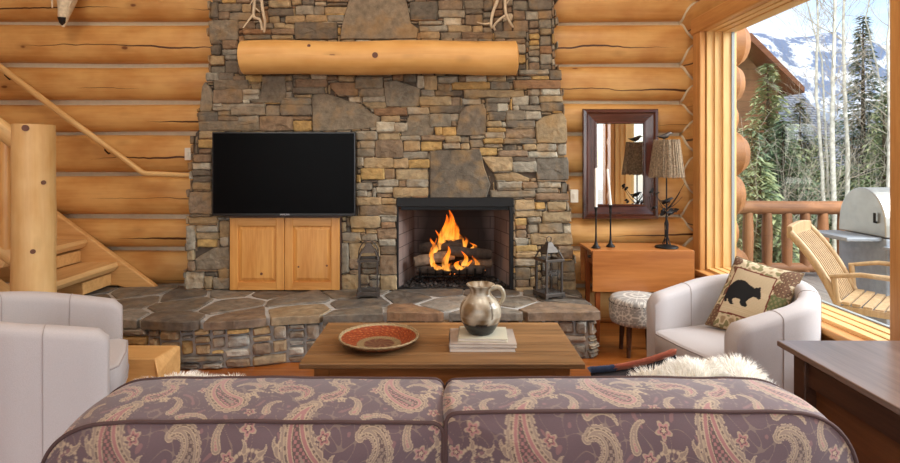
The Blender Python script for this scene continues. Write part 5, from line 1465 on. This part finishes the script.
xl_, xr_ = XP(39, 1.37), XP(859, 1.37); xm = XP(444.5, 1.4)
cushion((xl_+xm-.003)/2, xm-.003-xl_, +1)
cushion((xm+.003+xr_)/2, xr_-xm-.003, -1)
def rbox(a, b, name, mat='sofa_plain', bv=.04, par=sf):
    m = MB(); m.span(a, b); return m.build(name, mat, par, bevel=bv, seg=4)
rbox((xl_-.08, 1.20, .10), (xr_+.08, 1.31, .70), 'back_frame')
rbox((xl_-.10, 1.25, .10), (xl_+.06, 2.05, .62), 'arm', bv=.06)
rbox((xr_-.06, 1.25, .10), (xr_+.10, 2.05, .62), 'arm', bv=.06)
rbox((xl_+.06, 1.30, .10), (xr_-.06, 2.02, .28), 'base')
rbox((xl_+.065, 1.57, .285), (xm-.002, 2.06, .47), 'seat_cushion')
rbox((xm+.002, 1.57, .285), (xr_-.065, 2.06, .47), 'seat_cushion')
for x in (xl_, xr_-.05):
    for y in (1.27, 1.95): m = MB(); m.span((x, y, .013), (x+.05, y+.05, .11)); m.build('foot', 'dark_wood', sf)

# sheepskins and woven pillow leaning on the seat side of the back
def fur_obj(name, lab, body, n_str, ln, rad, seed, lean=(0, 0, 0)):
    """body(a,b)->point on the hide surface, normals by finite difference; tufts are geometry"""
    rg = random.Random(seed); m = MB()
    NG = 40
    m.grid(NG, NG, body)
    for k in range(n_str):
        a, b = rg.random(), rg.random(); p = Vector(body(a, b)); e = .01
        nrm = (Vector(body(min(1, a+e), b))-Vector(body(max(0, a-e), b))).cross(Vector(body(a, min(1, b+e)))-Vector(body(a, max(0, b-e))))
        if nrm.length < 1e-9: continue
        nrm.normalize()
        cl = Vector((noise.noise(p*18), noise.noise(p*18+Vector((9, 0, 0))), noise.noise(p*18+Vector((0, 9, 0)))))*.9
        d = (nrm+cl+Vector((rg.uniform(-.25, .25), rg.uniform(-.25, .25), rg.uniform(-.25, .25)))+Vector(lean)).normalized()
        l = ln*rg.uniform(.6, 1.2); side = d.cross(Vector((rg.uniform(-1, 1), rg.uniform(-1, 1), rg.uniform(-1, 1)))).normalized()*rad
        mid = p+d*l*.55; tip = p+d*l+Vector((0, 0, -l*.2))+cl*l*.2
        m.add([p-side, p+side, mid+side*.7, mid-side*.7, tip], [(0, 1, 2, 3), (3, 2, 4)], smooth=True)
    return tag(m.build(name, 'fur', fixn=False), lab, 'sheepskin', 'sheepskins on the sofa')
def hide(x0, x1, zt, zb, y0, y1, skew=0):
    def fn(a, b):     # a: across, b: 0 at the back bottom -> over the top -> front bottom
        x = x0+(x1-x0)*a; t = b
        ed = (1-(2*a-1)**4)**.5 if abs(2*a-1) < 1 else 0
        top = zb+(zt-zb)*(.55+.45*ed)+skew*(a-.5)+.008*math.sin(a*17)
        th = PI*t; yc = (y0+y1)/2; r = (y1-y0)/2
        if t < .3: z = zb+(top-.05-zb)*(t/.3); y = y0
        elif t < .6: q = (t-.3)/.3*PI; z = top-.05+.05*math.sin(q); y = yc-r*math.cos(q)
        else: z = top-.05-(top-.05-zb)*((t-.6)/.4); y = y1+.06*((t-.6)/.4)
        return (x, y, z)
    return fn
fur_obj('sheepskin_throw', 'fluffy white sheepskin throw over the right end of the sofa', hide(.55, .985, .842, .50, 1.63, 1.80, .05), 16000, .044, .0014, 4, (0, 0, .25))
fur_obj('sheepskin_throw', 'fluffy white sheepskin throw over the left end of the sofa', hide(-.98, -.57, .822, .50, 1.63, 1.74, 0), 12000, .034, .0013, 5, (0, 0, .15))
# striped woven pillow
Wc_ = {k: lin(v) for k, v in dict(coral=(206, 130, 104), blue=(92, 108, 140), black=(40, 36, 40), cream=(210, 196, 180), pink=(200, 140, 130)).items()}
def wcol(a, b, side):
    q = (b*9) % 1; i = int(b*9) % 5
    if b > .86: return Wc_['black']
    return Wc_[('coral', 'black', 'blue', 'cream', 'pink')[i]] if q > .12 else Wc_['black']
ca_ = P(684, 355, 1.93); cb_ = P(596, 374, 1.93); u_ = ca_-cb_; v_ = Vector((0, .35, .94))
wp, wm_ = pillow('woven_pillow', 'striped woven wool pillow with coral and blue edge, beside the right sheepskin', 'pillow', ca_-u_.normalized()*.145-Vector((-.02, .03, .20)), u_, v_, .30, .40, .05, wcol, 'weave', res=60)
m = MB(); c = wp.location; u1 = u_.normalized(); v1 = (v_-u1*v_.dot(u1)).normalized(); rg = random.Random(2)
for k in range(900):
    f = rg.uniform(-1, 1); yy = 1
    p = c+u1*f*.15+v1*(1-.06*(1-f*f))*.20; d = (v1+Vector((rg.uniform(-.6, .6), rg.uniform(-1.2, .9), 0))).normalized()*.024; s = u1*.003
    m.add([p-s, p+s, p+d+s, p+d-s], [(0, 1, 2, 3)], cols=[Wc_['coral'] if f > -.45 else Wc_['blue']]*4)
m.build('yarn_fringe', 'weave', wp, fixn=False)
wm_.col = [Wc_['black']]*len(wm_.v); wm_.build('edge_cord', 'weave', wp, fixn=False)

# ------------------------------------------------------------------ dark table right foreground
dt = thing('dark_side_table', 'dark brown wooden console table under the window at the right edge', 'table', (1.7, 1.4, 0))
dx0, dx1, dy0, dy1, dz = 1.34, 2.02, .75, 2.27, .757
m = MB(); m.span((dx0, dy0, dz-.022), (dx1, dy1, dz)); m.build('tabletop', 'dark_top', dt, bevel=.004)
for x in (dx0+.04, dx1-.11):
    for y in (dy0+.04, dy1-.115): m = MB(); m.span((x, y, .001), (x+.07, y+.07, dz-.022)); m.build('leg', 'dark_wood', dt, bevel=.004)
m = MB(); m.span((dx0+.055, dy0+.11, dz-.14), (dx0+.075, dy1-.11, dz-.022)); m.span((dx1-.075, dy0+.11, dz-.14), (dx1-.055, dy1-.11, dz-.022)); m.span((dx0+.11, dy1-.1, dz-.14), (dx1-.11, dy1-.08, dz-.022)); m.span((dx0+.11, dy0+.08, dz-.14), (dx1-.11, dy0+.1, dz-.022)); m.build('apron', 'dark_wood', dt)
m = MB(); m.span((dx0+.045, dy0+.05, .16), (dx1-.05, dy1-.05, .19)); m.build('shelf', 'brown_shelf', dt, bevel=.003)
m = MB(); m.span((dx0+.085, dy0+.10, .19), (dx0+.105, dy1-.10, dz-.15)); m.build('side_panel', 'brown_shelf', dt, bevel=.003)
# small dark tablet on the sill
m = MB(); c = Vector((2.25, 3.60, WZ0-.0115)); R_ = Matrix.Rotation(.35, 3, 'Z')
m.box(c+Vector((0, 0, .006)), (.11, .17, .011), rot=R_); tb = m.build('tablet', plain('tablet_black', (34, 44, 52), .2, bmp=0), bevel=.003)
tag(tb, 'small dark flat tablet lying on the window sill behind the armchair', 'tablet')
# ------------------------------------------------------------------ outdoors
m = MB(); m.span((2.62, -3.8, -.12), (7.3, 7.6, -.02)); tag(m.build('deck', 'deck'), 'weathered timber deck outside the window', 'deck', kind='structure')
def grass_mat():
    mt, nt, b = new_mat('spring_ground'); tc = N(nt, 'ShaderNodeTexCoord')
    t = tex(nt, tc.outputs['Object'], 1.2, 6, .7); t2 = tex(nt, tc.outputs['Object'], .12, 3)
    c = ramp(nt, t.outputs[0], [(.3, lin((108, 112, 72))), (.5, lin((150, 146, 110))), (.68, lin((190, 182, 160)))])
    L(nt, mixc(nt, ramp(nt, t2.outputs[0], [(.5, (0,)*3), (.62, (1,)*3)]), c, lin((226, 228, 232))), b.inputs['Base Color']); b.inputs['Roughness'].default_value = .95; return mt
m = MB(); gn = 40
def gz(x, y): 
    d = max(0, y-9); return -.45-.015*d+.1*noise.noise(Vector((x*.3, y*.3, 0)))
m.grid(gn, gn, lambda a, b: (2+120*a**2, -8+130*b**2*1.0, gz(2+120*a**2, -8+130*b**2)))
tag(m.build('ground', grass_mat()), 'patchy grass and snow ground beyond the deck', 'ground', kind='structure')
# mountain range
def mtn_mat():
    mt, nt, b = new_mat('snowy_mountain'); tc = N(nt, 'ShaderNodeTexCoord'); sp = N(nt, 'ShaderNodeSeparateXYZ'); L(nt, tc.outputs['Object'], sp.inputs[0])
    t = tex(nt, mapping(nt, tc.outputs['Object'], (.10, .10, .045), rot=(0, .5, 0)), 1, 7, .7)
    h = math_n(nt, 'MULTIPLY_ADD', t.outputs[0], 60, sp.outputs[2])
    snow = ramp(nt, t.outputs[0], [(.47, lin((120, 136, 166))), (.54, lin((240, 243, 250)))])
    f = N(nt, 'ShaderNodeMapRange'); L(nt, h, f.inputs[0]); f.inputs[1].default_value = 60; f.inputs[2].default_value = 72
    L(nt, mixc(nt, f.outputs[0], lin((150, 158, 172)), snow), b.inputs['Base Color']); b.inputs['Roughness'].default_value = .9; return mt
def mh(a, b):
    x = 90+330*a; rid = 69+9*noise.noise(Vector((a*5, 0, 1)))+5*noise.noise(Vector((a*16, 0, 2)))+2*noise.noise(Vector((a*45, 0, 3)))-60*max(0, a-.36)+60*max(0, a-.5)
    return (x, 240+80*b, -12+(rid+12)*math.sin(min(1, b*1.15)*PI/2)+5*noise.noise(Vector((a*26, b*9, 5)))*(b)*(1-b)*3)
m = MB(); m.grid(160, 50, mh, smooth=False); tag(m.build('mountain', mtn_mat(), fixn=False), 'snow-covered mountain ridge far beyond the trees', 'mountain')
# deck railing
rr = thing('deck_railing', 'weathered log deck railing with short balusters outside the window', 'railing', (4.6, 7.1, -.02))
RY = 7.1
m = MB(); m.tube([(3.0+.35*k, RY, ZP(207.5, RY)+.004*math.sin(k)) for k in range(12)], .085, seg=16, uvlog=501); m.build('top_rail', 'rail_out', rr, fixn=False)
m = MB(); m.tube([(3.0+.35*k, RY, .10) for k in range(12)], .06, seg=12, uvlog=503); m.build('bottom_rail', 'rail_out', rr, fixn=False)
for k, px in enumerate((729, 748, 767, 787, 805, 823, 842.5, 861, 880, 899)):
    m = MB(); X = XP(px, RY); m.tube([(X, RY, .05), (X, RY, .5), (X, RY, ZP(209, RY))], [.055, .065, .055], seg=12, uvlog=510+k); m.build('baluster', 'rail_out', rr, fixn=False)
m = MB(); m.tube([(6.9, RY-k*.4, ZP(207.5, RY)) for k in range(14)], .085, seg=14, uvlog=531); m.build('side_rail', 'rail_out', rr, fixn=False)
for k in range(12):
    m = MB(); m.tube([(6.9, RY-.3-k*.4, .0), (6.9, RY-.3-k*.4, ZP(207.5, RY))], .05, seg=10, uvlog=540+k); m.build('baluster', 'rail_out', rr, fixn=False)

# slatted deck chair, local: faces +x
def deck_chair(loc, rz, lab):
    t_ = thing('deck_chair', lab, 'chair', loc, rz)
    W = .58
    def bk(t, y=0): # back curve from seat (t=0) to crest (t=1)
        return (-.20-.26*t-.06*t*t, y, .42+.50*t+.03*math.sin(t*PI))
    for s in (-1, 1):
        m = lmb(); m.tube([bk(k/8, s*W/2) for k in range(9)], .022, seg=8, squash=1.4); m.build('back_stile', 'teak', t_)
        m = lmb(); m.tube([(-.24, s*(W/2+.03), .62), (-.05, s*(W/2+.05), .66), (.2, s*(W/2+.06), .66), (.42, s*(W/2+.04), .63)], [.022, .026, .03, .028], seg=8, squash=.7); m.build('arm', 'teak', t_)
        m = lmb(); m.tube([(.36, s*(W/2+.02), .001), (.37, s*(W/2+.03), .63)], .022, seg=8); m.build('leg', 'teak', t_)
        m = lmb(); m.tube([(-.36, s*(W/2), .001), (-.2, s*(W/2), .40), (-.22, s*(W/2+.02), .62)], .022, seg=8); m.build('leg', 'teak', t_)
    m = lmb(); m.add([(bk(1)[0]+dx_, y*W/2, bk(1)[2]+dz_+.02*(1-y*y)) for y in [q/6-1 for q in range(13)] for dx_, dz_ in ((-.02, -.05), (.02, -.05), (.02, .05), (-.02, .05))],
        [(i*4+k, i*4+(k+1) % 4, (i+1)*4+(k+1) % 4, (i+1)*4+k) for i in range(12) for k in range(4)]+[(0, 1, 2, 3), (48, 49, 50, 51)]); m.build('crest_rail', 'teak', t_, bevel=.008)
    for q in range(11):
        y = -W/2+.05+q*(W-.1)/10
        m = lmb(); m.tube([bk(k/6, y) for k in range(7)], .013, seg=4, squash=.5); m.build('back_slat', 'teak', t_)
    for q in range(9):
        x = -.18+q*.068
        m = lmb(); m.span((x, -W/2, .405+.01*math.cos(q)), (x+.052, W/2, .425+.01*math.cos(q))); m.build('seat_slat', 'teak', t_)
    m = lmb(); m.span((-.22, -W/2-.01, .36), (.38, -W/2+.015, .405)); m.span((-.22, W/2-.015, .36), (.38, W/2+.01, .405)); m.build('seat_rail', 'teak', t_)
deck_chair((3.30, 4.28, -.02), -.80, 'pale slatted wooden deck chair with curved back outside the window')
# grill
gx, gy = 4.05, 4.95
gr = thing('barbecue_grill', 'stainless steel barbecue grill with a rounded hood and side shelf on the deck', 'grill', (gx, gy, -.02))
m = MB(); prof = [(0, 0)]+[(.56*(1-math.cos(a))/1.0*.5+.0, .30*math.sin(a)**.75) for a in [PI*k/20 for k in range(1, 20)]]+[(.56, 0)]
hx0, hx1 = XP(861, 4.9), XP(861, 4.9)+.95
m.prism([(4.62+a, ZP(236, 4.75)+b*1.35) for a, b in prof], lambda a, b, d: (d, a, b), hx0, hx1)
m.build('hood', 'steel', gr, bevel=.01)
m = MB(); m.tube([(hx0+.1, 4.6, ZP(236, 4.75)+.12), (hx1-.1, 4.6, ZP(236, 4.75)+.12)], .015, seg=8); m.build('hood_handle', 'steel', gr)
m = MB(); m.span((hx0, 4.62, .02), (hx1, 5.18, ZP(236, 4.75)-.01)); m.build('cart', 'grey_paint', gr, bevel=.01)
zsf = ZP(237, 4.7)
m = MB(); m.span((hx0-.30, 4.66, zsf-.035), (hx0+.0, 5.16, zsf)); m.build('side_shelf', 'grey_paint', gr, bevel=.01)
m = MB(); m.tube([(hx0-.002, 4.72, zsf+.12), (hx0-.02, 4.72, zsf+.12), (hx0-.02, 4.72, zsf+.2)], .01, seg=6); m.build('thermometer_bracket', 'black_iron', gr)
m = MB(); m.span((hx0-.02, 4.34, zsf-.10), (hx1-.1, 4.64, zsf-.07)); m.build('front_shelf', 'grey_paint', gr, bevel=.01)
# log-built neighbour house
M['house_log'] = wood('house_brown_logs', (140, 96, 66), (104, 70, 46), 'X', .7, .5, planks=(2, .3))
M['shingle'] = None
def shingle():
    mt, nt, b = new_mat('grey_shingle_roof'); tc = N(nt, 'ShaderNodeTexCoord')
    br = N(nt, 'ShaderNodeTexBrick'); L(nt, mapping(nt, tc.outputs['Object'], (1, 1, 1)), br.inputs['Vector']); br.inputs['Scale'].default_value = 1.6
    br.inputs['Color1'].default_value = (*lin((150, 154, 166)), 1); br.inputs['Color2'].default_value = (*lin((130, 134, 146)), 1); br.inputs['Mortar'].default_value = (*lin((84, 88, 98)), 1); br.inputs['Mortar Size'].default_value = .04
    L(nt, br.outputs[0], b.inputs['Base Color']); b.inputs['Roughness'].default_value = .8; return mt
M['shingle'] = shingle()
hs = thing('neighbour_cabin', 'brown log cabin with grey shingled roof and gable beyond the trees', 'house', (14, 20, -.8))
Yh = 19; 
m = MB(); m.span((XP(745, Yh), Yh, -.9), (XP(862, Yh), Yh+6, ZP(165, Yh)-.05)); m.build('wall', 'house_log', hs)
m = MB(); a, b, c, d = (XP(752, Yh-.5), Yh-.6, ZP(167, Yh-.5)), (XP(868, Yh-.5), Yh-.6, ZP(167, Yh-.5)), (XP(868, Yh-.5)+.6, Yh+4, ZP(92, Yh+4)), (XP(752, Yh-.5)+.6, Yh+4, ZP(92, Yh+4))
m.add([a, b, c, d]+[(q[0], q[1], q[2]-.15) for q in (a, b, c, d)], [(0, 1, 2, 3), (7, 6, 5, 4), (0, 4, 5, 1), (1, 5, 6, 2), (2, 6, 7, 3), (3, 7, 4, 0)]); m.build('roof', 'shingle', hs)
Yg = 16; ap = (XP(738, Yg), ZP(38, Yg)); er_ = (XP(789, Yg), ZP(90, Yg)); el = (2*ap[0]-er_[0], er_[1])
m = MB(); m.prism([(el[0]+.3, er_[1]), (er_[0]-.3, er_[1]), (ap[0], ap[1]-.25)], lambda a, b, d: (a, d, b), Yg, Yg+5); m.prism([(el[0]+.3, -.8), (er_[0]-.3, -.8), (er_[0]-.3, er_[1]), (el[0]+.3, er_[1])], lambda a, b, d: (a, d, b), Yg, Yg+5); m.build('gable_wall', 'house_log', hs)
m = MB()
for e in (er_, el): m.prism([(ap[0], ap[1]), e, (e[0], e[1]-.16), (ap[0], ap[1]-.22)], lambda a, b, d: (a, d, b), Yg-.7, Yg+5.2)
m.build('gable_roof', wood('barge_board', (150, 96, 66), (110, 66, 44), 'X', .7), hs)
# trees
M['spruce'] = vcol_mat('spruce_needles', .8, 12, .3, 0)
def spruce(px, pyt, Y, rad, lab, col1, col2, seed, base=-.6, dens=1.0):
    rg = random.Random(seed); X = XP(px, Y); zt_ = ZP(pyt, Y); base = gz(X, Y); h = zt_-base
    t_ = thing('spruce_tree', lab, 'tree', (X, Y, base), group='trees beyond the deck')
    m = MB(); m.tube([(X, Y, base), (X, Y, zt_-.05)], [.07*rad+.03, .01], seg=8); m.build('trunk', 'bark', t_)
    m = MB(); z = base+.25; c1, c2 = np.array(lin(col1)), np.array(lin(col2))
    while z < zt_:
        f = 1-(z-base)/h; R = rad*f**.85*1.0+.03; nb = int((11+24*f)*dens)
        for k in range(nb):
            a = rg.uniform(0, 2*PI); r = R*rg.uniform(.55, 1.15); dr_ = rg.uniform(-.28, -.05)
            dv = Vector((math.cos(a), math.sin(a), dr_)); s = Vector((-math.sin(a), math.cos(a), 0))
            p0 = Vector((X, Y, z+rg.uniform(-.08, .08)))
            nseg = max(2, int(r/.13))
            for j in range(nseg):
                q = (j+.6)/nseg; pc_ = p0+dv*r*q+Vector((0, 0, .10*r*q*q)); w = .15*(1.15-q)+.05
                for sg in (-1, 1):
                    mixv = rg.random(); c = c1*(1-mixv)+c2*mixv
                    tip = pc_+s*sg*w*rg.uniform(.8, 1.3)+dv*w*.8+Vector((0, 0, rg.uniform(-.07, .02)))
                    m.add([pc_-dv*.035, pc_+dv*.04+Vector((0, 0, .015)), tip], [(0, 1, 2)], cols=[tuple(c*.9), tuple(c), tuple(c*1.1)])
        z += .075+.04*(1-f)
    m.build('foliage', 'spruce', t_, fixn=False)
DG, MG, YG = (92, 116, 94), (134, 152, 112), (182, 186, 136)
spruce(768, 62, 11.5, 1.15, 'leaning yellowish-green spruce nearest the outdoor log ends, in front of the brown gable', MG, YG, 1)
spruce(783, 120, 10.5, 1.0, 'short dense dark spruce in front of the neighbouring cabin', DG, MG, 2, dens=1.3)
spruce(752, 128, 9.5, .75, 'low dark spruce half hidden by the outdoor log ends', DG, MG, 3)
spruce(863, 16, 14, 1.05, 'tallest slender spruce, against the sky above the grill', (80, 104, 88), (130, 148, 120), 4, dens=.9)
spruce(884, 96, 12, .85, 'bright yellow-green young spruce behind the barbecue grill', MG, YG, 5, dens=.9)
spruce(806, 148, 13.5, .9, 'small spruce under the grey roof of the cabin', DG, YG, 6)
spruce(835, 120, 23, 1.6, 'broad distant spruce behind the bare aspens', (96, 116, 96), (140, 150, 124), 7)
spruce(893, 60, 19, 1.2, 'grey-green spruce at the right edge of the window view', (96, 116, 96), (150, 160, 130), 8)
spruce(848, 165, 11, .7, 'low bushy spruce between the aspen trunks and the grill', DG, YG, 9)
spruce(800, 100, 17, 1.3, 'mid-distance spruce rising in front of the shingled cabin roof', (88, 110, 84), (140, 150, 112), 10)
spruce(822, 135, 14, 1.0, 'green spruce directly behind the aspen cluster', (84, 108, 80), YG, 11)
spruce(872, 130, 16, 1.2, 'broad yellowish spruce between the tall spruce and the grill hood', MG, YG, 12)
spruce(760, 160, 8.6, .8, 'lowest bright green young spruce just behind the deck railing', MG, YG, 13)
def aspen(pts, Y, r, lab, seed):
    r = r*.72
    rg = random.Random(seed); base = gz(XP(pts[-1][0], Y), Y); P_ = [P(px, py, Y) for px, py in pts]; P_[-1] = Vector((P_[-1].x, Y, base))
    t_ = thing('aspen_tree', lab, 'tree', P_[-1], group='bare aspens')
    m = MB(); out = []
    for a, b in zip(P_, P_[1:]):
        for k in range(6): out.append(a+(b-a)*k/6+Vector((.02*noise.noise(Vector((k, seed, a.z))), 0, 0)))
    out.append(P_[-1]); n = len(out); m.tube(out, [r*(.45+.6*i/(n-1)) for i in range(n)], seg=8); m.build('trunk', 'aspen', t_, fixn=False)
    m = MB()
    def tw(p, d, l, rr, dep):
        pts_ = [p]; q = p.copy(); dd = d.copy()
        for k in range(4):
            dd = (dd+Vector((rg.uniform(-.3, .3), rg.uniform(-.3, .3), rg.uniform(-.05, .3)))).normalized(); q = q+dd*l/4; pts_.append(q)
        m.tube(pts_, [rr, rr*.8, rr*.6, rr*.45, rr*.25], seg=4, cap=False)
        if dep > 0:
            for k in range(4):
                tw(pts_[rg.randint(1, 4)], (dd+Vector((rg.uniform(-1, 1), rg.uniform(-1, 1), rg.uniform(-.2, .6)))).normalized(), l*.55, rr*.5, dep-1)
    for k in range(26):
        i = rg.randint(0, n-2); p = out[i]; 
        if p.z < .8: continue
        a = rg.uniform(0, 2*PI); tw(p, Vector((math.cos(a), math.sin(a), rg.uniform(.1, .9))).normalized(), rg.uniform(.5, 1.2), r*.16, 2)
    m.build('branches', 'twigs', t_, fixn=False)
aspen([(815, -60), (818, 20), (816, 90), (821, 150), (828, 215)], 9.5, .042, 'bare white aspen leftmost of the cluster in the window', 1)
aspen([(832, -80), (835, 10), (833, 80), (832, 130), (836, 215)], 9.0, .055, 'bare white aspen with the thickest trunk in the middle of the cluster', 2)
aspen([(846, -60), (843, 30), (845, 100), (848, 160), (846, 215)], 9.3, .05, 'bare white aspen rightmost of the central cluster', 3)
aspen([(893, -40), (888, 40), (890, 110), (889, 160), (888, 215)], 8.5, .05, 'bare white aspen at the right side above the grill hood', 4)
aspen([(797, -90), (806, 0), (822, 60), (826, 140), (831, 215)], 11.5, .03, 'thin bare aspen leaning left behind the main cluster', 5)
aspen([(880, -60), (866, 20), (882, 90), (886, 140), (880, 215)], 12, .03, 'thin crooked bare aspen in front of the tall spruce', 6)
def bush(px, py, Y, lab, seed, h):
    rg = random.Random(seed); b0 = Vector((XP(px, Y), Y, gz(XP(px, Y), Y))); m = MB()
    for k in range(26):
        a = rg.uniform(0, 2*PI); d = Vector((math.cos(a)*.5, math.sin(a)*.4, 1)).normalized(); p = b0+Vector((rg.uniform(-.3, .3), rg.uniform(-.2, .2), 0)); pts_ = [p]
        for j in range(5): d = (d+Vector((rg.uniform(-.3, .3), rg.uniform(-.3, .3), rg.uniform(-.15, .2)))).normalized(); p = p+d*h/5; pts_.append(p)
        m.tube(pts_, [.006, .005, .004, .003, .002, .0015], seg=4, cap=False)
        for q in pts_[2:]:
            e = q+Vector((rg.uniform(-.4, .4), rg.uniform(-.3, .3), rg.uniform(0, .4))); m.tube([q, (q+e)/2+Vector((0, 0, .03)), e], [.0025, .002, .001], seg=4, cap=False)
    tag(m.build('bare_shrub', 'twigs', fixn=False), lab, 'shrub', 'bare shrubs beyond the deck')
bush(752, 200, 8.6, 'bare twiggy shrub closest to the outdoor log ends', 1, 2.4)
bush(790, 200, 9.2, 'bare twiggy shrub in front of the short dark spruce', 2, 2.2)
bush(815, 200, 9.8, 'bare twiggy shrub at the foot of the aspen cluster', 3, 2.6)
bush(858, 200, 10.2, 'bare twiggy shrub behind the grill hood', 4, 3.0)

# ------------------------------------------------------------------ light
w = bpy.data.worlds.new('World'); sc.world = w; w.use_nodes = True; nt = w.node_tree
bg = nt.nodes['Background']
sky = N(nt, 'ShaderNodeTexSky'); sky.sky_type = 'NISHITA'; sky.sun_disc = False; sky.sun_elevation = math.radians(38); sky.sun_rotation = math.radians(200); sky.air_density = 1.0; sky.dust_density = 2.0; sky.altitude = 1500
tc = N(nt, 'ShaderNodeTexCoord')
cl = tex(nt, mapping(nt, tc.outputs['Generated'], (2.5, 2.5, 6)), 1.6, 5, .6)
cf = ramp(nt, cl.outputs[0], [(.42, (.25,)*3), (.6, (.95,)*3)])
L(nt, mixc(nt, cf, sky.outputs[0], (5.0, 5.2, 5.6)), bg.inputs[0]); bg.inputs[1].default_value = .27
def light(kind, name, loc, e, color, size=None, tgt=None, sy=None, **k):
    l = bpy.data.lights.new(name, kind); l.energy = e; l.color = color
    if kind == 'AREA': l.shape = 'RECTANGLE'; l.size = size; l.size_y = sy or size
    elif kind == 'POINT': l.shadow_soft_size = size or .1
    elif kind == 'SUN': l.angle = size or .01
    o = bpy.data.objects.new(name, l); COL.objects.link(o); o.location = loc
    if tgt is not None: o.rotation_euler = (Vector(tgt)-Vector(loc)).to_track_quat('-Z', 'Y').to_euler()
    return o
light('SUN', 'sun', (0, 0, 20), 2.6, (1, .95, .86), .02, tgt=(6, 9, 8))
light('POINT', 'fire_glow', (fcx, 5.02, zb+.28), 2.5, (1, .42, .12), .09)
for x, y in ((-2.6, 2.6), (0, 2.6), (1.6, 2.6), (-1.5, .4), (1.2, .4)):
    light('AREA', 'ceiling_lamp', (x, y, 4.3), 23, (1, .88, .72), .8, tgt=(x*.9, y+1.4, 0))  # soft overhead panels without fixtures, added to brighten the room evenly
for a, b in RW: light('AREA', 'window_daylight', ((a+b)/2, -3.62, 2.1), 62, (.93, .96, 1), b-a-.1, tgt=((a+b)/2, 5, 1.6), sy=2.5)  # added area panels just inside the rear openings, imitating daylight
light('AREA', 'open_sky', (7.5, 2.2, 5.0), 1500, (.92, .96, 1), 4.5, tgt=(0, 2.8, .8))  # added area panel outside, out of view, boosting daylight through the right windows
# ------------------------------------------------------------------ camera
cam = bpy.data.cameras.new('camera'); cam.sensor_width = 36; cam.lens = F/900*36; cam.shift_x = (450-CX)/900; cam.shift_y = -(231.5-CY)/900; cam.clip_end = 2000; cam.clip_start = .02
co = bpy.data.objects.new('camera', cam); COL.objects.link(co); co.location = (0, 0, CH); co.rotation_euler = (PI/2, 0, 0); sc.camera = co
sc.view_settings.view_transform = 'Standard'; sc.view_settings.look = 'None'; sc.view_settings.gamma = 1; sc.view_settings.exposure = 0.0
